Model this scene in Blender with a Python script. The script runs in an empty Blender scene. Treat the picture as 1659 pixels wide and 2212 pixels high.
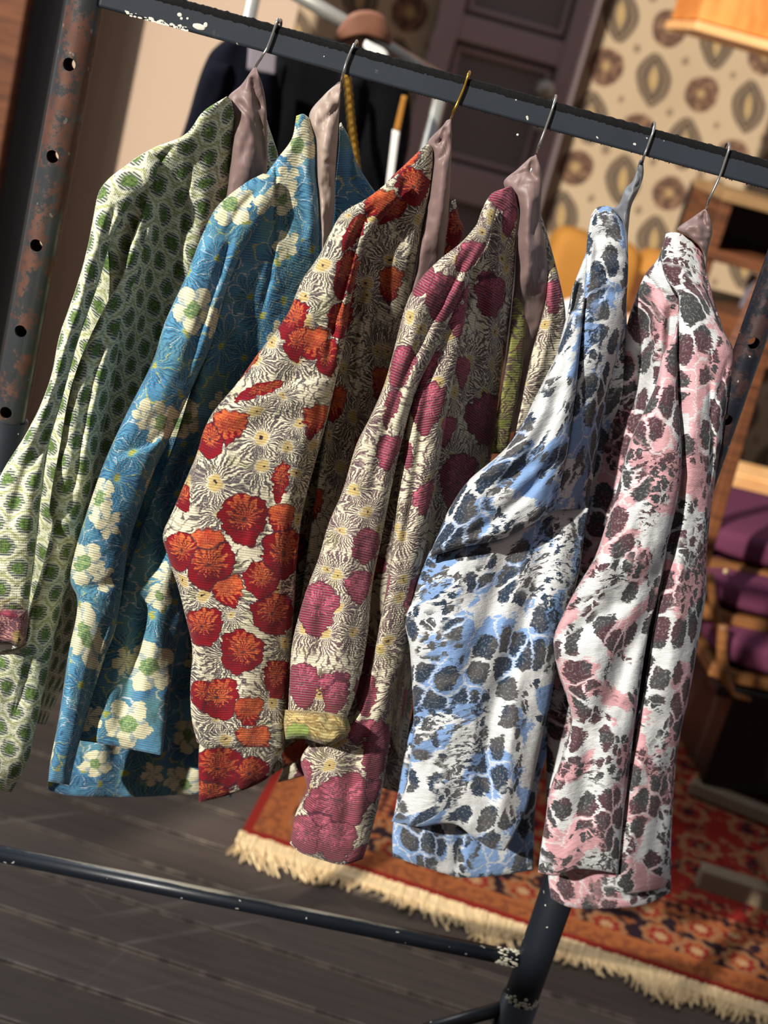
import bpy, bmesh, math, random
import numpy as np
from mathutils import Vector, Matrix
random.seed(3)
C = bpy.context.scene.collection
SC = bpy.context.scene

# ------------------------------------------------------------------ camera
FPX, CXP, CYP = 3067.0, 829.5, 1106.0
PITCH, ROLL, YAW, CAMH = 0.31778525, 0.27033241, 0.11789974, 1.45
_F = np.array([math.sin(YAW)*math.cos(PITCH), math.cos(YAW)*math.cos(PITCH), -math.sin(PITCH)])
_R0 = np.array([math.cos(YAW), -math.sin(YAW), 0.0])
_U0 = np.cross(_R0, _F)
_R = _R0*math.cos(ROLL) + _U0*math.sin(ROLL)
_U = -_R0*math.sin(ROLL) + _U0*math.cos(ROLL)
_O = np.array([0, 0, CAMH])
cam = bpy.data.cameras.new('camera'); camo = bpy.data.objects.new('camera', cam); C.objects.link(camo)
m = Matrix.Identity(4)
for i in range(3):
    m[i][0], m[i][1], m[i][2], m[i][3] = _R[i], _U[i], -_F[i], _O[i]
camo.matrix_world = m
cam.sensor_fit = 'VERTICAL'; cam.sensor_height = 36.0; cam.sensor_width = 27.0
cam.lens = FPX/2212*36.0
cam.dof.use_dof = True; cam.dof.focus_distance = 1.42; cam.dof.aperture_fstop = 4.9
cam.clip_start = .02
SC.camera = camo

# ------------------------------------------------------------------ light
SC.view_settings.view_transform = 'Standard'; SC.view_settings.look = 'None'
SC.view_settings.gamma = 1; SC.view_settings.use_curve_mapping = False
SC.view_settings.exposure = 0.12
w = bpy.data.worlds.new('world'); SC.world = w; w.use_nodes = True
w.node_tree.nodes['Background'].inputs[0].default_value = (.80, .86, 1.0, 1)
w.node_tree.nodes['Background'].inputs[1].default_value = .31
SUN_AZ, SUN_EL = math.radians(38), math.radians(26)   # sun stands to the left of and behind the camera
sd = Vector((math.sin(SUN_AZ)*math.cos(SUN_EL), math.cos(SUN_AZ)*math.cos(SUN_EL), -math.sin(SUN_EL)))
sl = bpy.data.lights.new('sun', 'SUN'); sl.energy = 6.0; sl.angle = math.radians(.9); sl.color = (1, .95, .87)
so = bpy.data.objects.new('sun', sl); C.objects.link(so)
so.rotation_euler = sd.to_track_quat('-Z', 'Y').to_euler()

al = bpy.data.lights.new('side_fill_light', 'AREA'); al.shape = 'RECTANGLE'; al.size = 1.6; al.size_y = 1.2; al.energy = 52; al.color = (.92, .96, 1)  # soft fill lamp added to brighten the floor and bottom rail
ao = bpy.data.objects.new('side_fill_light', al); C.objects.link(ao); ao.location = (-1.6, 2.9, 3.0)
ao.rotation_euler = (Vector((.3, 2.0, .3))-Vector(ao.location)).to_track_quat('-Z', 'Y').to_euler()

# ------------------------------------------------------------------ projection helpers
def ray(x, y):
    return _F + _R*(x-CXP)/FPX - _U*(y-CYP)/FPX
def P(x, y, Y):
    d = ray(x, y); return _O + d*(Y/d[1])
def PZ(x, y, z=0.0):
    d = ray(x, y); return _O + d*((z-CAMH)/d[2])
def Parr(xy, Y):
    d = _F[None] + _R[None]*((xy[:, 0:1]-CXP)/FPX) - _U[None]*((xy[:, 1:2]-CYP)/FPX)
    return _O[None] + d*(Y/d[:, 1])[:, None]

# ------------------------------------------------------------------ object helpers
def tag(o, label=None, cat=None, group=None, kind=None):
    if label: o['label'] = label
    if cat: o['category'] = cat
    if group: o['group'] = group
    if kind: o['kind'] = kind
    return o
def empty(name, loc=(0, 0, 0), rz=0, **k):
    o = bpy.data.objects.new(name, None); C.objects.link(o); o.location = loc; o.rotation_euler[2] = rz
    o.empty_display_size = .05
    return tag(o, **k)
def link(name, me, mat, parent=None, smooth=True):
    o = bpy.data.objects.new(name, me); C.objects.link(o)
    if mat: me.materials.append(mat)
    if smooth and len(me.polygons): me.polygons.foreach_set('use_smooth', [True]*len(me.polygons))
    if parent:
        o.parent = parent
        bpy.context.view_layer.update()
        o.matrix_parent_inverse = parent.matrix_world.inverted()
    return o
def from_bm(name, bm, mat, parent=None, smooth=False, bevel=0):
    bmesh.ops.recalc_face_normals(bm, faces=bm.faces)
    me = bpy.data.meshes.new(name); bm.to_mesh(me); bm.free()
    o = link(name, me, mat, parent, smooth)
    if bevel:
        b = o.modifiers.new('bevel', 'BEVEL'); b.width = bevel; b.segments = 3; b.limit_method = 'ANGLE'
        b.harden_normals = False
    return o
def box_bm(bm, c, s, rz=0, M=None):
    r = bmesh.ops.create_cube(bm, size=1)
    mt = Matrix.Translation(c) @ Matrix.Rotation(rz, 4, 'Z') @ Matrix.Diagonal((*s, 1))
    if M is not None: mt = M @ mt
    bmesh.ops.transform(bm, matrix=mt, verts=r['verts'])
def box(name, c, s, mat, parent=None, rz=0, bevel=.004):
    bm = bmesh.new(); box_bm(bm, c, s, rz); return from_bm(name, bm, mat, parent, False, bevel)
def beam_bm(bm, a, b, wx, wy):
    a, b = Vector(a), Vector(b); d = b-a
    q = d.to_track_quat('Z', 'Y').to_matrix().to_4x4()
    box_bm(bm, (0, 0, 0), (wx, wy, d.length), 0, Matrix.Translation((a+b)/2) @ q)
def catmull(pts, n):
    p = np.asarray(pts, float)
    if len(p) == 2: 
        t = np.linspace(0, 1, n)[:, None]; return p[0]*(1-t)+p[1]*t
    seg = np.linalg.norm(np.diff(p, axis=0), axis=1); cum = np.concatenate([[0], np.cumsum(seg)])
    t = np.linspace(0, cum[-1], n); i = np.clip(np.searchsorted(cum, t, side='right')-1, 0, len(p)-2)
    mt = np.zeros_like(p)
    mt[1:-1] = (p[2:]-p[:-2])/(cum[2:]-cum[:-2])[:, None]
    mt[0] = (p[1]-p[0])/max(seg[0], 1e-6); mt[-1] = (p[-1]-p[-2])/max(seg[-1], 1e-6)
    h = seg[i]; s = ((t-cum[i])/h)[:, None]; h = h[:, None]
    return ((2*s**3-3*s**2+1)*p[i] + (s**3-2*s**2+s)*h*mt[i] + (-2*s**3+3*s**2)*p[i+1] + (s**3-s**2)*h*mt[i+1])
def tube(name, pts, r, mat, parent=None, seg=14, n=None, hollow=False):
    pts = catmull(pts, n) if n else np.asarray(pts, float)
    rr = np.full(len(pts), r) if np.isscalar(r) else np.interp(np.linspace(0, 1, len(pts)), np.linspace(0, 1, len(r)), r)
    bm = bmesh.new(); rings = []
    up = Vector((0, 0, 1)); prev = None
    for i, p in enumerate(pts):
        a = Vector(pts[max(i-1, 0)]); b = Vector(pts[min(i+1, len(pts)-1)]); d = (b-a).normalized()
        if prev is None:
            x = d.orthogonal().normalized()
        else:
            x = (prev - d*prev.dot(d)).normalized()
        prev = x; y = d.cross(x)
        rings.append([bm.verts.new(Vector(p)+(x*math.cos(k*2*math.pi/seg)+y*math.sin(k*2*math.pi/seg))*float(rr[i])) for k in range(seg)])
    for i in range(len(rings)-1):
        for k in range(seg):
            bm.faces.new((rings[i][k], rings[i][(k+1) % seg], rings[i+1][(k+1) % seg], rings[i+1][k]))
    if not hollow:
        bm.faces.new(rings[0][::-1]); bm.faces.new(rings[-1])
    return from_bm(name, bm, mat, parent, True)

# ------------------------------------------------------------------ node DSL
def lin(c):
    return tuple(((v/255)/12.92 if v/255 <= .04045 else ((v/255+.055)/1.055)**2.4) for v in c)
class S:
    def __init__(s, g, o): s.g, s.o = g, o
    def __add__(s, b): return s.g.m('ADD', s, b)
    __radd__ = __add__
    def __sub__(s, b): return s.g.m('SUBTRACT', s, b)
    def __rsub__(s, b): return s.g.m('SUBTRACT', b, s)
    def __mul__(s, b): return s.g.m('MULTIPLY', s, b)
    __rmul__ = __mul__
    def __truediv__(s, b): return s.g.m('DIVIDE', s, b)
    def lt(s, b): return s.g.m('LESS_THAN', s, b)
    def gt(s, b): return s.g.m('GREATER_THAN', s, b)
def jag(g, per, amt=.006):
    u, v, _ = g.xyz(g.uv('cloth')); row = g.m('FLOOR', v/per); seg = g.m('FLOOR', u/(per*7))
    h = g.m('FRACT', g.m('SINE', row*12.9898+seg*4.13)*43758.5)-.5
    h2 = g.m('FRACT', g.m('SINE', row*78.233+seg*9.1)*24634.6)-.5
    return g.comb(h*amt, h2*amt*.5, 0.0)
class G:
    def __init__(s, name, rough=.8, spec=.3):
        s.mat = bpy.data.materials.new(name); s.mat.use_nodes = True
        s.nt = s.mat.node_tree; s.n = s.nt.nodes
        s.b = s.n['Principled BSDF']; s.b.inputs['Roughness'].default_value = rough
        s.b.inputs['Specular IOR Level'].default_value = spec
        s._uv = {}
    def new(s, t): return s.n.new(t)
    def set(s, inp, v):
        if isinstance(v, S): s.nt.links.new(v.o, inp)
        elif isinstance(v, (tuple, list)) and len(v) == 3 and len(inp.default_value) == 4: inp.default_value = (*v, 1)
        else: inp.default_value = v
    def m(s, op, a, b=None, c=None):
        n = s.new('ShaderNodeMath'); n.operation = op
        for i, v in enumerate((a, b, c)):
            if v is not None: s.set(n.inputs[i], v)
        return S(s, n.outputs[0])
    def vm(s, op, a, b=None, out=0):
        n = s.new('ShaderNodeVectorMath'); n.operation = op
        s.set(n.inputs[0], a)
        if b is not None: s.set(n.inputs[1 if op != 'SCALE' else 3], b)
        return S(s, n.outputs[out])
    def ss(s, e0, e1, x):
        n = s.new('ShaderNodeMapRange'); n.interpolation_type = 'SMOOTHSTEP'
        s.set(n.inputs[0], x); n.inputs[1].default_value = e0; n.inputs[2].default_value = e1
        return S(s, n.outputs[0])
    def mix(s, f, a, b):
        n = s.new('ShaderNodeMix'); n.data_type = 'RGBA'
        s.set(n.inputs[0], f); s.set(n.inputs[6], a); s.set(n.inputs[7], b); return S(s, n.outputs[2])
    def mixv(s, f, a, b):
        n = s.new('ShaderNodeMix'); n.data_type = 'VECTOR'
        s.set(n.inputs[0], f); s.set(n.inputs[4], a); s.set(n.inputs[5], b); return S(s, n.outputs[1])
    def uv(s, name):
        if name not in s._uv:
            n = s.new('ShaderNodeUVMap'); n.uv_map = name; s._uv[name] = S(s, n.outputs[0])
        return s._uv[name]
    def obj(s):
        n = s.new('ShaderNodeTexCoord'); return S(s, n.outputs['Object'])
    def xyz(s, v):
        n = s.new('ShaderNodeSeparateXYZ'); s.set(n.inputs[0], v); return [S(s, o) for o in n.outputs]
    def comb(s, x, y, z=0.0):
        n = s.new('ShaderNodeCombineXYZ')
        for i, v in enumerate((x, y, z)): s.set(n.inputs[i], v)
        return S(s, n.outputs[0])
    def noise(s, v, sc, det=2, rough=.5, dist=0, col=False):
        n = s.new('ShaderNodeTexNoise'); s.set(n.inputs['Vector'], v); n.inputs['Scale'].default_value = sc
        n.inputs['Detail'].default_value = det; n.inputs['Roughness'].default_value = rough; n.inputs['Distortion'].default_value = dist
        return S(s, n.outputs[1 if col else 0])
    def vor(s, v, sc, feat='F1', out='Distance', rand=1.0, dim='2D'):
        n = s.new('ShaderNodeTexVoronoi'); n.voronoi_dimensions = dim; n.feature = feat
        s.set(n.inputs['Vector'], v); n.inputs['Scale'].default_value = sc; n.inputs['Randomness'].default_value = rand
        if isinstance(out, str): return S(s, n.outputs[out])
        return [S(s, n.outputs[o]) for o in out]
    def mapping(s, v, loc=(0, 0, 0), rot=0, sc=(1, 1, 1), typ='POINT'):
        n = s.new('ShaderNodeMapping'); n.vector_type = typ; s.set(n.inputs[0], v)
        n.inputs[1].default_value = (*loc[:2], 0); n.inputs[2].default_value = (0, 0, rot); n.inputs[3].default_value = (sc[0], sc[1], 1)
        return S(s, n.outputs[0])
    def color(s, c): s.set(s.b.inputs['Base Color'], c)
    def rough(s, r): s.set(s.b.inputs['Roughness'], r)
    def bump(s, h, strength=.5, dist=.001):
        n = s.new('ShaderNodeBump'); n.inputs['Strength'].default_value = strength; n.inputs['Distance'].default_value = dist
        s.set(n.inputs['Height'], h); s.nt.links.new(n.outputs[0], s.b.inputs['Normal'])
def plain(name, c, rough=.6, spec=.4, metal=0, var=.12, nscale=8, bump=0):
    g = G(name, rough, spec); g.b.inputs['Metallic'].default_value = metal
    o = g.obj(); nz = g.noise(o, nscale, 4)
    c = lin(c)
    g.color(g.mix(nz, tuple(v*(1-var) for v in c), tuple(min(1, v*(1+var)) for v in c)))
    if bump: g.bump(g.noise(o, nscale*6, 3), .4, bump)
    return g.mat

# ------------------------------------------------------------------ setting materials
def mat_floor():
    g = G('dark_floorboards', .5, .35)
    o = g.mapping(g.obj(), rot=math.radians(11))
    x, y, z = g.xyz(o)
    row = g.m('FLOOR', y/.118); fy = g.m('FRACT', y/.118)
    off = g.m('FRACT', g.m('SINE', row*12.9898)*43.7)
    col_ = (x+off*1.9)/1.9
    fx = g.m('FRACT', col_); cell = g.m('FLOOR', col_)
    rnd = g.m('FRACT', g.m('SINE', row*7.31+cell*3.7)*91.7)
    wob = g.noise(o, 14, 2)
    edge = g.m('MINIMUM', fy, 1.0-fy)+(wob-.5)*.03
    edx = g.m('MINIMUM', fx, 1.0-fx)*12
    grain = g.noise(g.mapping(o, sc=(5, 70, 1)), 1.0, 5, .65)
    big = g.noise(o, 2.2, 3)
    base = g.mix(rnd, lin((68, 58, 52)), lin((94, 83, 75)))
    base = g.mix(g.ss(.35, .75, grain)*.5, base, lin((40, 34, 31)))
    base = g.mix(g.ss(.45, .75, big)*.5, base, lin((92, 82, 75)))
    for k, (rot, sc) in enumerate(((-.75, 24), (.55, 30), (-1.3, 22))):
        s_ = g.noise(g.mapping(g.mapping(o, loc=(k*3.1, k*1.7), rot=rot), sc=(.035, 1, 1)), sc*1.6, 1, .4)
        area = g.ss(.42, .6, g.noise(g.mapping(o, loc=(k*5.1, k*2.7)), 3, 2))
        base = g.mix(g.ss(.70, .76, s_)*area*.38, base, lin((150, 140, 130)))
    fl = g.ss(.80, .86, g.noise(o, 42, 2))
    base = g.mix(fl*.8, base, lin((170, 155, 140)))
    gap = 1.0-g.ss(.008, .036, g.m('MINIMUM', edge, edx))
    hl = g.noise(g.mapping(o, sc=(5, 1, 1)), 6, 3)
    gcol = g.mix(g.ss(.40, .62, hl), lin((22, 17, 15)), lin((122, 106, 90)))
    ee = g.m('MINIMUM', edge, edx)
    worn = g.ss(.012, .024, ee)*(1.0-g.ss(.03, .075, ee))*g.ss(.36, .62, hl)
    base = g.mix(worn*.7, base, lin((150, 132, 112)))
    base = g.mix(1.0-g.ss(.008, .026, ee), base, lin((16, 12, 11)))
    g.color(base); g.rough(.36+grain*.3)
    g.bump(g.ss(0, .06, edge)+grain*.25, .5, .003)
    return g.mat
def mat_wallpaper():
    g = G('patterned_wallpaper', .85, .15)
    p = g.obj(); x, _, z = g.xyz(p)
    # two staggered lattices of motifs: round nuts and pointed leaves
    base = lin((178, 156, 126))
    col = g.mix(g.noise(p, 3, 2), base, lin((160, 138, 110)))
    cw = .185
    nz = g.noise(p, 9, 2)-.5; fine = g.noise(p, 40, 3)
    A, B = (x+.03)/cw, (z+.05)/cw
    a = g.m('FRACT', A)-.5; b = g.m('FRACT', B)-.5
    par = g.m('ABSOLUTE', g.m('MODULO', g.m('FLOOR', A)+g.m('FLOOR', B)+40.0, 2.0)).gt(.5)
    a2 = g.m('FRACT', A+.5)-.5; b2 = g.m('FRACT', B+.5)-.5
    r = g.m('SQRT', a2*a2*3+b2*b2*2)+nz*.25
    col = g.mix((1.0-g.ss(.10, .16, r))*.7, col, lin((96, 78, 64)))
    r = g.m('SQRT', a*a*7.6+b*b*7.6)+nz*.4
    ci = g.mix(g.ss(.45, .62, fine), lin((84, 62, 50)), lin((126, 96, 74)))
    ci = g.mix(1.0-g.ss(.1, .4, r), ci, lin((158, 130, 88)))
    m1 = 1.0-g.ss(.92, 1.04, r)
    t_ = g.m('ABSOLUTE', b)*1.32; q = g.m('ABSOLUTE', a+b*.18)*2.8+t_*t_*1.9+nz*.35
    cj = g.mix(g.ss(-.2, .5, g.m('SINE', q*15+3.6))*.6, lin((70, 58, 50)), lin((150, 128, 100)))
    cj = g.mix(1.0-g.ss(.1, .25, q), cj, lin((168, 140, 92)))
    m2 = 1.0-g.ss(.95, 1.05, q)
    col = g.mix(m1*par, col, ci); col = g.mix(m2*(1.0-par), col, cj)
    g.color(col); return g.mat
def mat_rug(L, W):
    g = G('persian_rug_pile', .95, .05)
    x, y, z = g.xyz(g.obj()); o = g.comb(x, y, 0.0)
    nz = g.noise(o, 30, 2)-.5
    e = g.m('MINIMUM', g.m('MINIMUM', x, L-x), g.m('MINIMUM', y, W-y))+nz*.006
    red, orange, navy, cream, tan = lin((128, 34, 28)), lin((150, 86, 48)), lin((32, 25, 32)), lin((170, 134, 96)), lin((140, 98, 66))
    def motif(sc, r, ca, cb, cc, base):
        pos, colr = g.vor(o, sc, out=('Position', 'Color'), rand=.35)
        v = g.vm('SUBTRACT', o, pos); d = g.vm('LENGTH', v, out='Value')*sc
        vx, vy, _ = g.xyz(v); th = g.m('ARCTAN2', vy, vx)
        dd = d + g.m('SINE', th*8)*.04
        c = g.mix(1.0-g.ss(r*.92, r, dd), base, ca)
        c = g.mix(1.0-g.ss(r*.6, r*.68, dd), c, cb)
        return g.mix(1.0-g.ss(r*.28, r*.36, dd), c, cc)
    small = motif(42, .42, orange, red, cream, navy)
    mid = motif(11.5, .46, tan, red, cream, navy)
    field = motif(8, .4, tan, red, navy, red)
    leaf = g.ss(.58, .62, g.noise(o, 26, 2))
    field = g.mix(leaf*.8, field, tan)
    leaf2 = g.ss(.6, .64, g.noise(g.vm('ADD', o, (7, 3, 0)), 30, 2))
    field = g.mix(leaf2*.8, field, navy)
    mid = g.mix(g.ss(.56, .6, g.noise(g.vm('ADD', o, (3, 9, 0)), 36, 2))*.8, mid, orange)
    c = g.mix(g.ss(.016, .018, e), red, g.mix(g.ss(.45, .55, g.noise(o, 60, 2))*.7, orange, lin((110, 60, 40))))
    c = g.mix(g.ss(.058, .06, e), c, orange)
    c = g.mix(g.ss(.072, .074, e), c, mid)
    c = g.mix(g.ss(.20, .202, e), c, orange)
    c = g.mix(g.ss(.212, .214, e), c, small)
    c = g.mix(g.ss(.25, .252, e), c, red)
    c = g.mix(g.ss(.262, .264, e), c, field)
    c = g.mix(g.noise(o, 300, 2)*.3, c, lin((60, 30, 24)))
    g.color(c); g.bump(g.noise(o, 400, 2), .6, .003); return g.mat
def mat_wood(name, a, b, sc=(2, 2, 30), rough=.5, loc=(0, 0)):
    g = G(name, rough, .35); o = g.mapping(g.obj(), loc=loc); 
    n = g.new('ShaderNodeMapping'); g.set(n.inputs[0], o); n.inputs[3].default_value = sc; o = S(g, n.outputs[0])
    gr = g.noise(o, 2.0, 5, .6, .6)
    g.color(g.mix(g.ss(.3, .7, gr), lin(a), lin(b))); g.bump(gr, .3, .001); return g.mat
def mat_paint(name, base, rust=0, chips=.3, metal=0.0, rough=.42):
    g = G(name, rough, .5); g.b.inputs['Metallic'].default_value = metal
    o = g.obj()
    n1 = g.noise(o, 60, 5, .6); n2 = g.noise(o, 12, 3)
    c = g.mix(n2, tuple(v*.75 for v in lin(base)), tuple(v*1.25 for v in lin(base)))
    x, y, z = g.xyz(o)
    if rust:
        st = g.noise(o, 42, 8, .8)
        f = g.ss(.46, .56, st+n2*.3-.15)*rust
        f = f*g.ss(-.62, -.28, z+n2*.25-CAMH)
        c = g.mix(f, c, g.mix(n1, lin((62, 40, 32)), lin((128, 78, 56))))
        g.rough(.33+f*.4)
    sp = g.vor(o, 55, dim='3D'); 
    ch = g.ss(.70, .74, g.noise(o, 70, 2))*g.ss(.52, .62, g.noise(o, 7, 2))
    ch2 = g.ss(.745, .76, g.noise(g.vm('ADD', o, (5, 2, 1)), 110, 1))
    scr = g.ss(.72, .78, g.noise(g.mapping(g.mapping(o, rot=.3), sc=(.08, 1, 1)), 120, 2))*g.ss(.45, .6, n2)
    c = g.mix(g.m('MINIMUM', (ch+ch2)*chips*2+scr*.35*chips, 1.0), c, lin((190, 190, 182)))
    g.color(c); g.bump(n1*.5+sp*.3, .35, .0008); return g.mat

M_floor, M_paper = mat_floor(), mat_wallpaper()
M_rail = mat_paint('navy_black_rail_paint', (40, 46, 54), 0, .85)
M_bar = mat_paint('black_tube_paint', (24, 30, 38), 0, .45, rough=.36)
def add_top_wear_highlight(mat):  # pale worn paint on upward faces, also painting in the tube's highlight
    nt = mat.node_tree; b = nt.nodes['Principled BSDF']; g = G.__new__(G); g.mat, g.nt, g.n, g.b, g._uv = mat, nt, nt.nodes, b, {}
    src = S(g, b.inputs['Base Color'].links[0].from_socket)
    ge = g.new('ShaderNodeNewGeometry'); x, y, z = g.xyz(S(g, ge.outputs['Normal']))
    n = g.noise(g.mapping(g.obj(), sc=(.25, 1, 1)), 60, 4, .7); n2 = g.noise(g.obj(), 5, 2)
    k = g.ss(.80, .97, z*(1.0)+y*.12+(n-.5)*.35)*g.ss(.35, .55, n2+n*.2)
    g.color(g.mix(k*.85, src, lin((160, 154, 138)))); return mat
add_top_wear_highlight(M_bar)
M_post = mat_paint('rusted_steel_post', (66, 70, 72), .8, .12, .5, .32)
M_rpost = mat_paint('black_worn_post', (24, 28, 36), .25, .3, .1, .3)
M_leg = mat_paint('black_leg_paint', (20, 24, 31), 0, .8, rough=.42)
M_chip = plain('chipped_weld_paint', (176, 172, 155), .8, .2, var=.4, nscale=120, bump=.002)
M_strip = plain('crumbling_black_edge', (9, 9, 10), .8, .2, var=.5, nscale=90, bump=.001)
M_beige = plain('beige_plaster', (176, 152, 130), .9, .1, var=.05, nscale=2)
M_grey = plain('dark_grey_trim', (84, 82, 80), .7, .2, var=.06, nscale=3)
M_doorf = plain('plum_grey_door_frame', (158, 140, 140), .6, .3, var=.06, nscale=3)
M_doorp = plain('charcoal_door_panel', (116, 111, 109), .6, .3, var=.06, nscale=3)
M_brown = mat_wood('brown_stained_wood', (70, 40, 24), (112, 66, 38))
M_orangewood = mat_wood('orange_pine', (196, 116, 52), (226, 150, 78), (8, 2, 2))
M_tan = mat_wood('tan_wood', (120, 92, 60), (156, 122, 80))
M_lightwood = mat_wood('light_oak', (222, 160, 100), (240, 190, 130), (3, 2, 20))
M_purple = plain('purple_cushion_fabric', (84, 40, 60), .85, .15, var=.12, nscale=5, bump=.001)
M_chairw = mat_wood('chair_frame_wood', (98, 62, 34), (140, 92, 50))
M_ochre = plain('ochre_velvet', (156, 106, 44), .8, .2, var=.15, nscale=8)
M_black = plain('black_wool', (12, 12, 15), .95, .1, var=.3, nscale=20)
M_navy = plain('navy_knit', (11, 12, 22), .95, .1, var=.3, nscale=20)
M_steel = plain('pale_steel', (170, 168, 160), .35, .5, .6)
M_white = plain('white_card', (225, 222, 215), .7, .2, var=.04)
M_greycard = plain('grey_card', (120, 112, 118), .7, .2, var=.06)
M_pinkcard = plain('pink_card', (214, 170, 150), .7, .2, var=.06)
M_wire = plain('bright_steel_wire', (190, 190, 185), .22, .8, .9, .05)
M_gold = plain('brass_wire', (190, 148, 60), .25, .8, .9, .05)
M_leather = plain('brown_leather', (120, 78, 58), .6, .4, var=.15)
M_fringe = plain('cream_wool_fringe', (206, 180, 138), .95, .1, var=.18, nscale=40)
M_blackwood = plain('black_lacquered_wood', (20, 17, 16), .4, .4)
M_greywood = plain('weathered_chair_foot', (120, 105, 85), .6, .3)

# ------------------------------------------------------------------ fabrics
def ribs(g, per, warp=.12):
    u, v, _ = g.xyz(g.uv('cloth'))
    wob = g.noise(g.uv('cloth'), 9, 1)*warp*per*6
    ph = (v+wob)/per
    rib = g.m('SINE', ph*6.28318)*.5+.5
    st = g.m('SINE', (u+g.m('FLOOR', ph)*per*.5)/(per*.62)*6.28318)*.5+.5
    return rib, st
def finish(g, col, rib, st, amt=.40, bdist=.0009, sparkle=0):
    fz = g.noise(g.uv('cloth'), 330, 1)
    f = (1.0-rib)*amt+(fz-.5)*.25
    c = g.mix(g.m('MAXIMUM', f, 0.0), col, g.mix(.9, col, (0, 0, 0)))
    g.color(c)
    g.b.inputs['Sheen Weight'].default_value = .08
    puck = g.noise(g.mapping(g.uv('cloth'), sc=(1, 2.2, 1)), 45, 2)
    g.bump(rib*.55+st*.15+fz*.3+puck*2.5, .55, bdist)
    return g.mat
def select(g, items, v, start=None):
    """nearest placed motif: local vector in its unit frame, its distance, and the margin to the runner-up"""
    best = start[1] if start else None; bv = start[0] if start else None; sec = None
    for it in items:
        x, y, r = it[:3]; asp = it[3] if len(it) > 3 else 1; rot = it[4] if len(it) > 4 else 0
        l = g.mapping(v, (x/1000, y/1000), math.radians(rot), (r/1000*asp, r/1000, 1), 'TEXTURE')
        d = g.vm('LENGTH', l, out='Value')
        if best is None: bv, best = l, d; continue
        hi = g.m('MAXIMUM', best, d); sec = hi if sec is None else g.m('MINIMUM', sec, hi)
        bv = g.mixv(d.lt(best), bv, l); best = g.m('MINIMUM', d, best)
    g.gap = (sec-best) if sec is not None else None
    return bv, best
def vloc(g, v, sc, rad):
    pos = g.vor(v, sc, out='Position'); return g.vm('SCALE', g.vm('SUBTRACT', v, pos), 1/rad)
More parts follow.
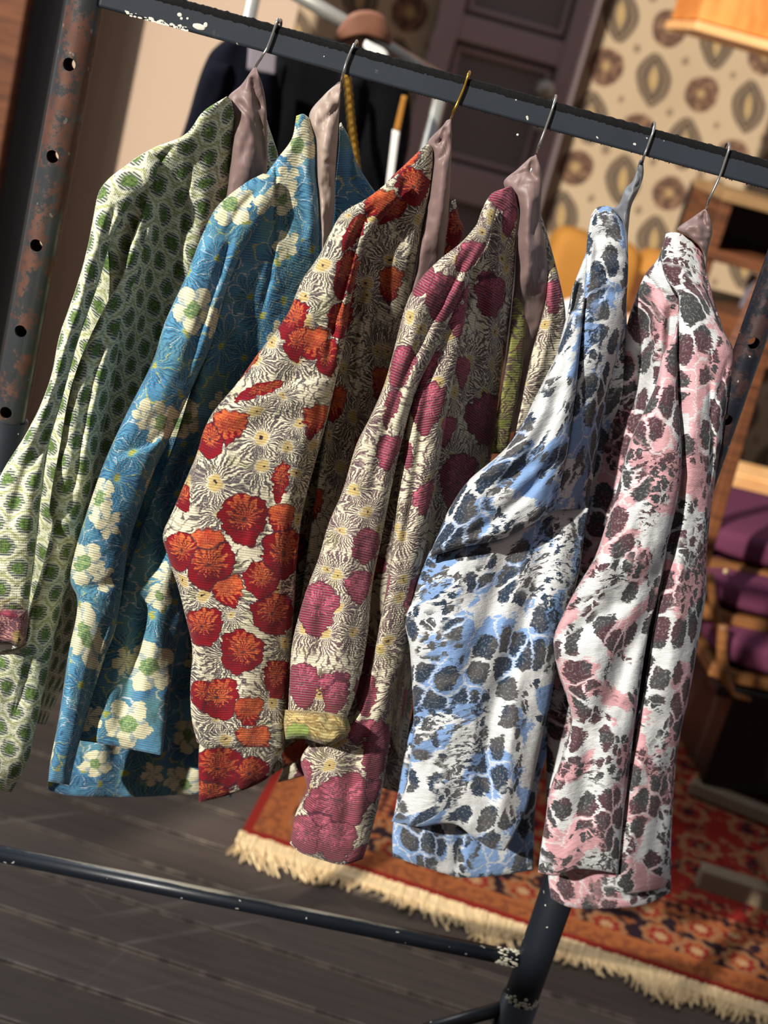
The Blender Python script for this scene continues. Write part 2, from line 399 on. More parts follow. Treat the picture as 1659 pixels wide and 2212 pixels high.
def mat_poppy(name, cream, rim, inner, inner2, ink, items, daisies, rnd=True, greenish=.0, per=.0058, bands=0):
    g = G(name, .85, .2)
    rib, st = ribs(g, per)
    cl = g.uv('cloth'); ds = g.uv('design')
    nz = g.noise(cl, 24, 3, .6, col=True)
    jg = jag(g, per)
    dv = g.vm('ADD', g.vm('ADD', ds, jg), g.vm('SCALE', g.vm('SUBTRACT', nz, (.5, .5, .5)), .026))
    clw = g.vm('ADD', g.vm('ADD', cl, jg), g.vm('SCALE', g.vm('SUBTRACT', nz, (.5, .5, .5)), .03))
    fine = g.noise(cl, 130, 2, .7)
    # woven-ink ragged value
    # ink daisies
    l0 = vloc(g, clw, 8.5, .075); d0 = g.vm('LENGTH', l0, out='Value')
    lv, d = (l0, d0) if not daisies else select(g, daisies, dv, (l0, d0+.15))
    x, y, _ = g.xyz(lv); th = g.m('ARCTAN2', y, x)
    d = g.vm('LENGTH', lv, out='Value')
    cr = g.noise(cl, 34, 2)
    col = g.mix(g.ss(.5, .8, g.noise(cl, 12, 2))*.35, cream, tuple(v*.86 for v in cream))
    petal = g.m('ABSOLUTE', g.m('SINE', th*8.5+cr*3))
    rag = fine*.55
    out_line = (1.0-g.ss(.30, .62, petal+rag*.5))*(1.0-g.ss(1.0, 1.2, d))*g.ss(.2, .3, d)
    hair = g.ss(-.1, .35, g.m('SINE', th*31+cr*9)+fine-.4)*(1.0-g.ss(.80, 1.1, d+fine*.3))*g.ss(.16, .26, d)
    crack = 1.0-g.ss(.03, .075, g.vor(clw, 27, 'DISTANCE_TO_EDGE')+fine*.02)
    crack = crack*g.ss(.75, 1.05, d)*g.ss(.4, .6, g.noise(cl, 7, 1))
    stem = 1.0-g.ss(.0, .013, g.m('ABSOLUTE', g.noise(clw, 8, 1, .5)-.5))
    f = g.m('MINIMUM', g.m('MAXIMUM', g.m('MAXIMUM', out_line, hair), g.m('MAXIMUM', crack*.9, stem*.8)), 1.0)
    col = g.mix(f*(.8+rib*.2), col, g.mix(g.noise(cl, 30, 1), ink[0], ink[1]))
    ctr = 1.0-g.ss(.19, .24, d+fine*.05)
    cc = g.mix(g.ss(.08, .12, g.m('ABSOLUTE', d-.11)*1.0), lin((196, 172, 116)), lin((238, 226, 188)))
    cc = g.mix(1.0-g.ss(.03, .06, d), cc, ink[0])
    col = g.mix(ctr, col, cc)
    if greenish:
        gr = g.ss(.60, .66, g.noise(g.vm('ADD', cl, (4, 4, 0)), 13, 2))
        col = g.mix(gr*greenish, col, lin((120, 128, 52)))
    # poppies
    st_ = None
    if rnd:
        l1 = vloc(g, g.vm('ADD', clw, (3.3, 1.7, 0)), 5.2, .075); d1 = g.vm('LENGTH', l1, out='Value')
        st_ = (l1, d1+.42)
    if items or rnd:
        g.gap = None
        pv, pd = select(g, items, dv, st_) if items else st_
        x, y, _ = g.xyz(pv); th = g.m('ARCTAN2', y, x)
        lob = g.m('ABSOLUTE', g.m('SINE', th*1.5+1.0))*.16+g.m('SINE', th*9)*.03+(fine-.5)*.14
        q = pd+lob*1.0
        mask = 1.0-g.ss(1.03, 1.07, q)
        edge = g.ss(.98, 1.03, q)*mask
        if g.gap is not None: edge = g.m('MAXIMUM', edge, (1.0-g.ss(.03, .08, g.gap+(fine-.5)*.05))*mask)
        rad = g.m('SINE', th*13+cr*10)*.16
        l2 = g.m('SQRT', x*x*1.25+(y+.24)*(y+.24)*1.5)
        ii = 1.0-g.ss(.60, .72, l2+rad+(fine-.5)*.3)
        pc = g.mix(g.noise(cl, 18, 2), rim, tuple(v*.72 for v in rim))
        pc = g.mix(ii, pc, g.mix(g.ss(.35, .65, fine*.6+g.noise(cl, 22, 2)*.4), inner, inner2))
        strk = g.ss(.1, .5, g.m('SINE', th*19+cr*14)+fine*.8-.3)*(1.0-g.ss(.6, .95, pd+fine*.25))
        pc = g.mix(strk*.85, pc, g.mix(.35, ink[0], rim))
        pc = g.mix((1.0-g.ss(.1, .2, pd+fine*.15))*.9, pc, ink[0])
        if bands:
            pc = g.mix((1.0-g.ss(.2, .6, rib))*bands, pc, cream)
        col = g.mix(mask, col, pc)
        col = g.mix(edge*.75, col, ink[0])
    return finish(g, col, rib, st)
def mat_hex(name):
    g = G(name, .85, .2)
    rib, st = ribs(g, .0062)
    cl = g.uv('cloth'); nz = g.noise(cl, 22, 2, col=True); fine = g.noise(cl, 150, 2, .7)
    v = g.vm('ADD', g.vm('ADD', cl, jag(g, .0062, .006)), g.vm('SCALE', g.vm('SUBTRACT', nz, (.5, .5, .5)), .014))
    x, y, _ = g.xyz(v)
    cw, ch = .070, .104
    def d2(ox, oy):
        a = g.m('FRACT', x/cw+ox)-.5; b = g.m('FRACT', y/ch+oy)-.5
        return a, b, g.m('SQRT', a*a*(cw*cw)+b*b*(ch*ch))
    a0, b0, r0 = d2(0.0, 0.0); a1, b1, r1 = d2(.5, .5)
    k = r1.lt(r0); r = g.m('MINIMUM', r0, r1); other = g.m('MAXIMUM', r0, r1)
    a = g.m('ADD', a0*(1.0-k), a1*k); b = g.m('ADD', b0*(1.0-k), b1*k)
    th = g.m('ARCTAN2', b*ch, a*cw)
    rg = (fine-.5)*.007
    cream = lin((242, 243, 214)); dk = lin((58, 72, 72)); gn = lin((122, 148, 80)); yg = lin((188, 196, 104))
    col = g.mix(g.ss(.4, .7, g.noise(cl, 16, 2))*.5, cream, lin((216, 222, 176)))
    edge = other-r
    blk = g.ss(-.2, .2, g.m('COSINE', th*6.0+3.14159)+fine*.6-.3)*g.ss(.030, .0325, r+rg)*g.ss(.005, .008, edge+rg)
    dash = .3+g.ss(.3, .65, rib)*.7
    col = g.mix(blk*dash, col, g.mix(g.noise(cl, 40, 1), dk, lin((112, 132, 84))))
    net = 1.0-g.ss(.0035, .006, edge+rg*.6)
    col = g.mix(net*.65, col, g.mix(fine, yg, lin((120, 130, 60))))
    col = g.mix((1.0-g.ss(.0225, .025, r+rg))*(.2+g.ss(.25, .6, rib)*.75), col, lin((60, 76, 88)))
    col = g.mix(1.0-g.ss(.013, .0165, r+rg), col, g.mix(g.ss(.4, .6, fine), gn, lin((78, 106, 60))))
    return finish(g, col, rib, st, .34, .0011)
def mat_blue(name, flowers, daisies):
    g = G(name, .8, .25)
    rib, st = ribs(g, .0056)
    cl = g.uv('cloth'); ds = g.uv('design')
    nz = g.noise(cl, 22, 3, .6, col=True)
    dis = g.vm('ADD', jag(g, .0056, .006), g.vm('SCALE', g.vm('SUBTRACT', nz, (.5, .5, .5)), .026))
    dv = g.vm('ADD', ds, dis); clw = g.vm('ADD', cl, dis)
    fine = g.noise(cl, 130, 2, .7)
    blue, blue2, teal = lin((88, 166, 200)), lin((48, 122, 168)), lin((82, 142, 140))
    cream = lin((232, 228, 192)); yel = lin((190, 190, 96)); white = lin((208, 220, 226))
    col = g.mix(g.ss(.35, .65, g.noise(cl, 10, 2)), blue, blue2)
    col = g.mix(g.ss(.49, .58, g.noise(g.vm('ADD', cl, (2, 5, 0)), 6.5, 2)+(fine-.5)*.12)*.75, col, teal)
    col = g.mix((1.0-g.ss(.1, .5, rib))*.42, col, white)
    # outlined daisies
    l0 = vloc(g, clw, 7.5, .08); d0 = g.vm('LENGTH', l0, out='Value')
    lv, _d = select(g, daisies, dv, (l0, d0+.1))
    d = g.vm('LENGTH', lv, out='Value')
    x, y, _ = g.xyz(lv); th = g.m('ARCTAN2', y, x)
    cr = g.noise(cl, 30, 1)
    pet = g.m('ABSOLUTE', g.m('SINE', th*4.0+cr*1.5))       # petal envelope
    R = .55+g.m('POWER', pet, .6)*.45
    inside = g.ss(.0, .05, R-d)*g.ss(.14, .2, d)
    line = (1.0-g.ss(.03, .065, g.m('ABSOLUTE', R-d)+fine*.02))*g.ss(.25, .35, d)
    line = g.m('MAXIMUM', line, (1.0-g.ss(.08, .2, pet+fine*.1))*inside)
    dark = g.ss(.2, .6, g.m('SINE', th*24+cr*9)+fine-.4)*inside*(1.0-g.ss(.5, .8, d))
    col = g.mix(inside*.35, col, blue2)
    col = g.mix(dark*.7, col, lin((30, 78, 118)))
    tint = g.noise(cl, 5, 1)
    col = g.mix(line*.85, col, g.mix(g.ss(.45, .55, tint), white, yel))
    col = g.mix((1.0-g.ss(.12, .16, d+fine*.05)), col, g.mix(fine, yel, lin((140, 150, 80))))
    # cream striped feather petals
    # cream five-petal flowers
    l1 = vloc(g, g.vm('ADD', clw, (5.2, .8, 0)), 5.2, .055); d1 = g.vm('LENGTH', l1, out='Value')
    pv, pd = select(g, flowers, dv, (l1, d1+.4))
    x, y, _ = g.xyz(pv); th = g.m('ARCTAN2', y, x)
    R = .70+g.m('POWER', g.m('ABSOLUTE', g.m('SINE', th*2.5+.6)), .7)*.36+(fine-.5)*.05
    msk = 1.0-g.ss(-.02, .02, pd-R)
    edge = 1.0-g.ss(.0, .05, g.m('ABSOLUTE', pd-R-.01))
    fc = g.mix(g.ss(.55, .75, g.noise(cl, 26, 2))*.4, cream, lin((206, 206, 160)))
    slit = g.ss(.75, .9, g.m('SINE', th*5+cr*4)+fine*.3)*(1.0-g.ss(.3, .7, g.m('ABSOLUTE', pd-.55)*2))
    fc = g.mix(slit*.5, fc, blue2)
    fc = g.mix(1.0-g.ss(.34, .42, pd+(fine-.5)*.2), fc, g.mix(g.ss(.4, .6, fine), lin((150, 170, 110)), lin((96, 132, 96))))
    col = g.mix(msk, col, fc)
    col = g.mix(edge*.35, col, lin((70, 110, 130)))
    return finish(g, col, rib, st, .5)
def mat_leopard(name, tint, darkA, darkB, shift=0.0, rot=0.0):
    g = G(name, .85, .15)
    cl = g.mapping(g.uv('cloth'), loc=(shift, shift*1.7), rot=rot)
    rib, st = ribs(g, .0034, .3)
    fine = g.noise(cl, 160, 2, .8); rag = g.noise(g.mapping(cl, sc=(1, 2.0, 1)), 60, 3, .7)
    nz = g.noise(cl, 13, 3, .6, col=True)
    v = g.vm('ADD', g.vm('ADD', cl, jag(g, .0034, .007)), g.vm('SCALE', g.vm('SUBTRACT', nz, (.5, .5, .5)), .05))
    white = lin((214, 217, 217))
    big = g.noise(v, 4.2, 2, .5)
    col = g.mix(g.ss(.45, .8, g.noise(cl, 30, 2))*.3, white, lin((196, 201, 204)))
    t = g.ss(.495, .515, g.noise(g.vm('ADD', v, (3, 8, 0)), 7.5, 2, .5)+(rag-.5)*.16)
    col = g.mix(t, col, tint)
    # large cells and small cells in different regions
    def cells(sc, rad, reg, off):
        vv = g.mapping(g.vm('ADD', v, (off, off*.7, 0)), sc=(1, .78, 1))
        e = g.vor(vv, sc, 'DISTANCE_TO_EDGE')
        dd, c = g.vor(vv, sc, 'F1', ('Distance', 'Color'))
        r_, g_, _ = g.xyz(c)
        k = (1.0-g.ss(rad-.03, rad+.02, dd+(rag-.5)*.34-r_*.16))*g.ss(.045, .085, e+(rag-.5)*.10)*g_.gt(.06)
        return k*reg, r_
    n_reg = g.noise(g.vm('ADD', v, (11, 2, 0)), 5.0, 1, .5)
    r1 = g.ss(.45, .48, n_reg); r2 = g.ss(.37, .40, n_reg)*(1.0-r1)
    r3 = g.ss(.44, .47, g.noise(g.vm('ADD', v, (1, 21, 0)), 6.0, 1, .5))*(1.0-g.ss(.46, .52, n_reg))
    k1, c1 = cells(16.5, .41, r1, 0); k2, c2 = cells(34, .33, r2, 4.0)
    k3 = g.ss(.53, .57, g.noise(g.mapping(v, sc=(1, 2.6, 1)), 42, 2, .6))*g.ss(.45, .52, g.noise(g.vm('ADD', v, (6, 6, 0)), 5, 1))
    k = g.m('MAXIMUM', g.m('MAXIMUM', k1, k2), k3*r3)
    # pale halo around large cells
    halo = g.ss(.0, .06, g.vor(g.mapping(v, sc=(1, .78, 1)), 16.5, 'DISTANCE_TO_EDGE'))
    col = g.mix((1.0-halo)*r1*.8, col, white)
    dk = g.mix(g.ss(.42, .58, g.noise(cl, 12, 1)), darkA, darkB)
    dk = g.mix(g.ss(.50, .72, fine)*.55, dk, lin((170, 168, 164)))
    col = g.mix(k, col, dk)
    return finish(g, col, rib, st, .16, .0011)

RED_ITEMS = [(986,490,50,.5,10),(962,570,46,.5,10),(455,950,42,.8,10),(527,1120,60,.95),(392,1190,46,.9),(452,1222,60,1.0),(612,1195,62,.8,20),(566,1252,46,.9),
    (606,1040,52,.32,10),(590,1325,50,1.0),(438,1352,42,1.1),(522,1408,52,1.0,30),(436,1498,36,.7),(472,1508,50,.95),(598,1465,46,.65),
    (560,842,62,.22,70),(632,690,52,.6,20),(705,770,46,.6),(640,740,44,.6,10),(745,590,60,.36,15),(892,402,44,.85),(846,455,40,.5,50),
    (735,690,44,.6,10),(765,500,50,.35,30),(470,1660,52,1.1),(540,1672,42,1.0),(452,1712,40,1.2),(395,1075,34,.5),(632,1520,60,.3)]
RED_D = [(567,945,88),(647,918,60),(463,1045,84),(637,1022,56),(552,778,62),(610,856,44),(440,1290,66),(537,1588,78),(750,468,32),(790,640,60),(840,560,55),(500,1330,40),(655,640,50)]
PINK_ITEMS = [(958,640,55,.8,20),(868,790,52,.5,15),(925,880,60,.6,15),(792,1180,42,.7,10),(684,1312,62,.75,8),(655,1478,52,.7),(725,1500,50,.6,10),
    (1058,635,50,.7),(1090,420,34,1.4,60),(905,600,40,.9,30),(845,880,46,.35,15),(662,1800,46,1.0),(722,1812,50,1.05),(735,1730,60,1.3,-20),
    (790,1500,50,.5),(812,1620,74,.4,8),(1052,905,60,.8),(990,1040,70,.6,10),(900,1290,50,.4),(655,1680,44,.4),(1040,1120,60,.7),(880,980,34,.4)]
PINK_D = [(912,710,60),(766,1056,60),(736,1148,50),(930,1056,62),(868,1160,58),(870,1250,52),(1012,780,66),(1045,850,58),(712,1650,72),(1040,500,42),(990,560,48),(1085,560,46),(700,1230,44),(820,1400,60)]
BLUE_F = [(418,668,50,.9),(642,312,46,.9),(345,912,46,.7,20),(385,915,30,1.1),(612,432,32,1.0),(216,1078,48,.55,15),(180,1216,46,1.0),(185,1370,74,.5,-15),
    (277,1562,52,.95),(322,1440,56,.95,20),(500,440,50,.9,30),(404,905,44,.6,10),(345,1290,30,.9),(640,1480,44,1),(405,1590,40,.8),(205,1650,30,1.1),(400,1690,34,1.1)]
BLUE_D = [(470,560,62,.8),(555,345,50,1.0),(620,555,60,.8),(655,520,48,.6),(392,850,66,.7),(256,1033,72),(230,1257,66),(400,1080,70),(330,1330,66),(380,1300,50),
    (175,1480,60,.7),(540,640,60,.8),(272,1670,56),(600,320,40),(450,480,36),(395,960,44),(300,1130,60,.7)]
cream1 = lin((228, 220, 192)); ink_red = (lin((44, 32, 46)), lin((78, 66, 82))); ink_pink = (lin((62, 32, 52)), lin((100, 68, 88)))
M_redcl = mat_poppy('poppy_tapestry', cream1, lin((138, 14, 30)), lin((208, 110, 60)), lin((172, 58, 40)), ink_red, RED_ITEMS, RED_D, True, .25)
M_pinkcl = mat_poppy('magenta_poppy_tapestry', cream1, lin((132, 26, 66)), lin((202, 84, 118)), lin((104, 22, 56)), ink_pink, PINK_ITEMS, PINK_D, True, .25, bands=.2)
M_cuffp = mat_poppy('reversed_tapestry_pink', lin((180, 130, 120)), lin((160, 70, 90)), lin((130, 120, 110)), lin((190, 120, 120)), ink_pink, [], [], True, .1)
M_cuffg = mat_poppy('reversed_tapestry_green', lin((206, 190, 130)), lin((172, 196, 116)), lin((150, 172, 90)), lin((130, 150, 80)), (lin((130, 96, 70)), lin((168, 140, 80))), [], [], True, .6)
M_greeninner = mat_poppy('reversed_tapestry_moss', lin((150, 150, 80)), lin((100, 130, 70)), lin((120, 60, 60)), lin((90, 110, 60)), ink_pink, [], [], True, .8)
M_hex = mat_hex('green_honeycomb_tapestry')
M_blue = mat_blue('blue_floral_tapestry', BLUE_F, BLUE_D)
M_leob = mat_leopard('blue_animal_cloth', lin((128, 160, 206)), lin((38, 54, 74)), lin((78, 78, 80)))
M_leop = mat_leopard('pink_animal_cloth', lin((210, 160, 166)), lin((62, 64, 66)), lin((84, 56, 64)), 3.7)
def mat_lining(name, c, c2):
    g = G(name, .48, .4)
    cl = g.uv('cloth')
    n = g.noise(g.mapping(cl, sc=(1, .4, 1), rot=.3), 14, 3, .5, 1.5)
    g.color(g.mix(n, lin(c), lin(c2))); g.bump(n+g.noise(cl, 300, 1)*.03, .6, .0025)
    g.b.inputs['Sheen Weight'].default_value = .1
    return g.mat
M_lin = mat_lining('mauve_lining', (108, 88, 86), (130, 108, 104))
M_lin2 = mat_lining('taupe_lining', (146, 128, 118), (166, 148, 136))
M_ling = mat_lining('slate_lining', (88, 92, 98), (110, 112, 116))

# ------------------------------------------------------------------ cloth builder
def vnoise(x, y, seed):
    rs = np.random.RandomState(seed); T = rs.rand(64, 64)*2-1
    xi = np.floor(x).astype(int); yi = np.floor(y).astype(int); fx = x-xi; fy = y-yi
    fx = fx*fx*(3-2*fx); fy = fy*fy*(3-2*fy)
    g = lambda a, b: T[a % 64, b % 64]
    return (g(xi, yi)*(1-fx)+g(xi+1, yi)*fx)*(1-fy)+(g(xi, yi+1)*(1-fx)+g(xi+1, yi+1)*fx)*fy
def poly_dist(px, py, pts):
    best = np.full(px.shape, 1e9); sg = np.zeros(px.shape); tt = np.zeros(px.shape)
    pts = catmull(pts, max(8, len(pts)*6)) if len(pts) > 2 else np.asarray(pts, float)
    n = len(pts)-1
    for i in range(n):
        ax, ay = pts[i]; bx, by = pts[i+1]; dx, dy = bx-ax, by-ay; L = dx*dx+dy*dy+1e-9
        t = np.clip(((px-ax)*dx+(py-ay)*dy)/L, 0, 1)
        ex, ey = px-(ax+t*dx), py-(ay+t*dy); d = np.hypot(ex, ey)
        m_ = d < best; best = np.where(m_, d, best)
        sg = np.where(m_, np.sign(dx*ey-dy*ex), sg); tt = np.where(m_, (i+t)/n, tt)
    return best, sg, tt
def interp(v, t):
    if np.isscalar(v): return np.full_like(t, v)
    v = np.asarray(v, float)
    if v.ndim == 1: return np.interp(t, np.linspace(0, 1, len(v)), v)
    return np.interp(t, v[:, 0], v[:, 1])
SEED = [10]
def cloth(name, parent, mat, left, right, yl, yr, th=.03, top=None, bottom=None, folds=(), wr=.0025, step=4.5, endr=.03, wsc=(55, 150), flat=3.0, edge_roll=0, sharp=False):
    """closed cloth shell: outline polylines give the silhouette, folds model creases and ridges in depth"""
    SEED[0] += 1
    L0, R0 = np.asarray(left, float), np.asarray(right, float)
    ln = max(np.linalg.norm(np.diff(L0, axis=0), axis=1).sum(), np.linalg.norm(np.diff(R0, axis=0), axis=1).sum())
    nt = int(max(12, ln/step)); 
    L = catmull(L0, nt); R = catmull(R0, nt)
    wd = np.linalg.norm(R-L, axis=1).max(); ns = int(max(10, wd/step))
    T_ = catmull(top, ns+1) if top is not None else catmull([L[0], R[0]], ns+1)
    B_ = catmull(bottom, ns+1) if bottom is not None else catmull([L[-1], R[-1]], ns+1)
    # denser towards the sides so the edge roll is round
    a = np.linspace(0, math.pi, ns+1); s = (1-np.cos(a))/2*.35+np.linspace(0, 1, ns+1)*.65
    T_ = np.stack([np.interp(s, np.linspace(0, 1, ns+1), T_[:, k]) for k in (0, 1)], 1)
    B_ = np.stack([np.interp(s, np.linspace(0, 1, ns+1), B_[:, k]) for k in (0, 1)], 1)
    t = np.linspace(0, 1, nt)
    s2, t2 = s[None, :, None], t[:, None, None]
    X = (L[:, None]*(1-s2)+R[:, None]*s2) + (T_[None]*(1-t2)+B_[None]*t2) \
        - ((T_[0]*(1-s2)+T_[-1]*s2)*(1-t2)+(B_[0]*(1-s2)+B_[-1]*s2)*t2)
    Yd = interp(yl, t)[:, None]*(1-s[None])+interp(yr, t)[:, None]*s[None]
    px, py = X[..., 0], X[..., 1]
    disp = np.zeros_like(px)
    for f in folds:
        kind, pts, w_, dp = f[:4]
        d, sg, tt = poly_dist(px, py, pts)
        tap = np.clip(np.minimum(tt, 1-tt)*5, 0, 1)**.7 if len(f) < 5 else 1
        if kind == 'r': disp += dp*np.exp(-(d/w_)**2)*tap
        elif kind == 'v': disp -= dp*np.exp(-(d/w_)**2)*tap
        elif kind == 's':    # step: the side to the right (+) drops sharply then recovers
            disp -= dp*(sg > 0)*np.exp(-d/w_)*np.clip(d/6, 0, 1)*tap
        elif kind == 'S':
            disp -= dp*(sg < 0)*np.exp(-d/w_)*np.clip(d/6, 0, 1)*tap
    sd_ = SEED[0]
    wx, wy = wsc
    ang = math.radians(14); ux = px*math.cos(ang)+py*math.sin(ang); uy = -px*math.sin(ang)+py*math.cos(ang)
    disp += wr*(vnoise(ux/wx, uy/wy, sd_)*1.2+vnoise(ux/wx*2.1+9, uy/wy*2.3, sd_+50)*.6+vnoise(ux/wx*4.3, uy/wy*6, sd_+90)*.22)
    # horizontal crinkles
    disp += wr*.35*vnoise(ux/60+5, uy/22, sd_+130)*np.clip(vnoise(ux/90, uy/90, sd_+7)+.2, 0, 1)
    en = np.clip(np.minimum(t, 1-t)/endr, 0, 1)**.5
    prof = (1-np.abs(2*s-1)**flat)**(1/2.0)
    hw = interp(th, t)[:, None]/2*prof[None]*(.35+.65*en[:, None])
    edge = np.clip(np.minimum(s, 1-s)/.03, 0, 1)[None]
    front = Yd-hw-disp*(.35+.65*edge); back = Yd+hw-disp*.35+.001
    XY = X.reshape(-1, 2)
    VF = Parr(XY, front.reshape(-1)).reshape(nt, ns+1, 3); VB = Parr(XY, back.reshape(-1)).reshape(nt, ns+1, 3)
    # cloth uv in units of 1000 image px at the rack (0.457 m)
    du = np.linalg.norm(np.diff(VF, axis=1), axis=2); U_ = np.concatenate([np.zeros((nt, 1)), np.cumsum(du, 1)], 1)/.457
    U_ = U_-U_[:, ns//2:ns//2+1]+sd_*.37
    dv = np.linalg.norm(np.diff(Parr((L+R)/2, Yd[:, ns//2]), axis=0), axis=1); V_ = np.concatenate([[0], np.cumsum(dv)])/.457
    V_ = np.repeat(V_[:, None], ns+1, 1)+(0 if top is None else 0)+sd_*.21
    n1 = nt*(ns+1)
    # smooth ring: back verts at s=0,1 are shared with the front
    idF = np.arange(n1).reshape(nt, ns+1)
    idB = np.full((nt, ns+1), -1); idB[:, 1:-1] = n1+np.arange(nt*(ns-1)).reshape(nt, ns-1); idB[:, 0] = idF[:, 0]; idB[:, -1] = idF[:, -1]
    verts = np.concatenate([VF.reshape(-1, 3), VB[:, 1:-1].reshape(-1, 3)])
    VF_mid = (VF[:, [0, -1]]+VB[:, [0, -1]])/2; verts[idF[:, 0]] = VF_mid[:, 0]; verts[idF[:, -1]] = VF_mid[:, 1]
    def quads(I): return np.stack([I[:-1, :-1], I[1:, :-1], I[1:, 1:], I[:-1, 1:]], -1).reshape(-1, 4)
    QF = quads(idF); QB = quads(idB)[:, ::-1]
    cap0 = np.stack([idF[0, :-1], idF[0, 1:], idB[0, 1:], idB[0, :-1]], -1)[1:-1]
    cap1 = np.stack([idF[-1, :-1], idB[-1, :-1], idB[-1, 1:], idF[-1, 1:]], -1)[1:-1]
    Q = np.concatenate([QF, QB, cap0, cap1])
    tris = np.array([[idF[0, 0], idF[0, 1], idB[0, 1]], [idF[0, -2], idF[0, -1], idB[0, -2]], [idF[-1, 0], idB[-1, 1], idF[-1, 1]], [idF[-1, -2], idB[-1, -2], idF[-1, -1]]])
    me = bpy.data.meshes.new(name)
    me.vertices.add(len(verts)); me.vertices.foreach_set('co', verts.astype(np.float32).ravel())
    nl = Q.size+tris.size; me.loops.add(nl); lv = np.concatenate([Q.ravel(), tris.ravel()]); me.loops.foreach_set('vertex_index', lv.astype(np.int32))
    npol = len(Q)+len(tris); me.polygons.add(npol)
    st_ = np.concatenate([np.arange(len(Q))*4, Q.size+np.arange(len(tris))*3]); me.polygons.foreach_set('loop_start', st_.astype(np.int32))
    me.update(calc_edges=True)
    for nm, uu, vv, off in (('cloth', U_, V_, .7), ('design', px/1000, py/1000, 0)):
        uu = np.concatenate([uu.ravel(), (uu[:, 1:-1]+off).ravel()]); vv = np.concatenate([vv.ravel(), vv[:, 1:-1].ravel()])
        l = me.uv_layers.new(name=nm); l.data.foreach_set('uv', np.stack([uu[lv], vv[lv]], 1).astype(np.float32).ravel())
    me.validate()
    return link(name, me, mat, parent, True)

# ================================================================== THE SETTING
bm = bmesh.new(); box_bm(bm, (1.0, 3.0, -.02), (9, 10, .04)); tag(from_bm('floor', bm, M_floor), kind='structure')
WY = 5.4
a = P(900, 300, WY)
bm = bmesh.new(); box_bm(bm, (2.6, WY+.05, 1.5), (8, .1, 3.0)); tag(from_bm('wall_back', bm, M_paper), kind='structure')
# left plastered wall with a pier
def prism(name, pl, z0, z1, mat, **k):
    bm = bmesh.new(); lo = [bm.verts.new((x, y, z0)) for x, y in pl]; hi = [bm.verts.new((x, y, z1)) for x, y in pl]
    n = len(pl)
    for i in range(n): bm.faces.new((lo[i], lo[(i+1) % n], hi[(i+1) % n], hi[i]))
    bm.faces.new(lo[::-1]); bm.faces.new(hi)
    return tag(from_bm(name, bm, mat), **k)
def gx(px, py, Y): return P(px, py, Y)[0]
Yw = 3.9
xs = [gx(-260, 300, Yw), gx(8, 300, Yw), gx(78, 300, Yw), gx(150, 300, Yw-.05)]
prism('trim_1', [(xs[0], Yw-.12), (gx(5, 300, Yw-.12), Yw-.12), (gx(5, 300, Yw-.12), Yw+.2), (xs[0], Yw+.2)], 0, 3, M_brown, kind='structure')
prism('trim_2', [(gx(6, 300, Yw-.02), Yw-.02), (gx(92, 300, Yw-.02), Yw-.02), (gx(92, 300, Yw-.02), Yw+.2), (gx(6, 300, Yw-.02), Yw+.2)], 0, 3, M_grey, kind='structure')
xa = gx(93, 300, Yw); xb = gx(150, 300, Yw)
xc, yc = gx(236, 300, 4.5), 4.5
xe = gx(600, 200, Yw)
prism('wall_left', [(xa, Yw), (xb, Yw), (xb, Yw+.15), (xe, Yw+.15), (xe, Yw+.25), (xa, Yw+.25)], 0, 3, M_beige, kind='structure')
def wallbox(x0, x1, z0, z1): box_bm(bm, ((x0+x1)/2, -1.28, (z0+z1)/2), (x1-x0, .16, z1-z0))
tz_ = math.tan(SUN_EL)/math.cos(SUN_AZ)*2.65; tx_ = math.tan(SUN_AZ)*2.65
bm = bmesh.new(); wz0, wx0, wx1 = .44+tz_, -.75-tx_, .60-tx_
WH = 3.3
wallbox(-5, 6, 0, wz0); wallbox(-5, wx0, wz0, WH); wallbox(wx1, 6, wz0, WH); tag(from_bm('wall_front_sunblock', bm, M_beige), kind='structure')  # unseen wall added to block sun, opening shaped to keep jackets lit
# door with frame, seen above the coats
dx0, dx1 = gx(900, 200, WY), gx(1235, 200, WY)
d = empty('door_1', (dx0, WY, 0)); tag(d, kind='structure')
fw = .085
bm = bmesh.new()
for (x0, x1) in ((dx0, dx0+fw), (dx1-fw, dx1)): box_bm(bm, ((x0+x1)/2, WY-.04, 1.5), (x1-x0, .08, 3.0))
zt = P(1000, 60, WY)[2]; zb = P(960, 372, WY)[2]
for z_, h in ((zt, .09), (zb-.02, .13)): box_bm(bm, ((dx0+dx1)/2, WY-.035, z_), (dx1-dx0, .07, h))
from_bm('door_frame', bm, M_doorf, d, False, .008)
bm = bmesh.new(); box_bm(bm, ((dx0+dx1)/2, WY-.012, 1.5), (dx1-dx0, .024, 3.0)); from_bm('door_panel', bm, M_doorp, d, False, .004)
bm = bmesh.new()
for z0, z1 in ((zb+.06, zt-.06), (zt+.06, zt+.5)):
    for x_ in (dx0+fw+.02, dx1-fw-.02): box_bm(bm, (x_, WY-.03, (z0+z1)/2), (.02, .03, z1-z0))
    for z_ in (z0+.01, z1-.01): box_bm(bm, ((dx0+dx1)/2, WY-.03, z_), (dx1-dx0-2*fw-.04, .03, .02))
from_bm('panel_moulding', bm, M_doorf, d, False, .006)
bm = bmesh.new(); bmesh.ops.create_uvsphere(bm, u_segments=16, v_segments=10, radius=.035, matrix=Matrix.Translation(P(1177, 192, WY-.13)))
bmesh.ops.create_uvsphere(bm, u_segments=16, v_segments=10, radius=.018, matrix=Matrix.Translation(P(1165, 275, WY-.1)))
kb = from_bm('door_handle', bm, M_steel, d, True)

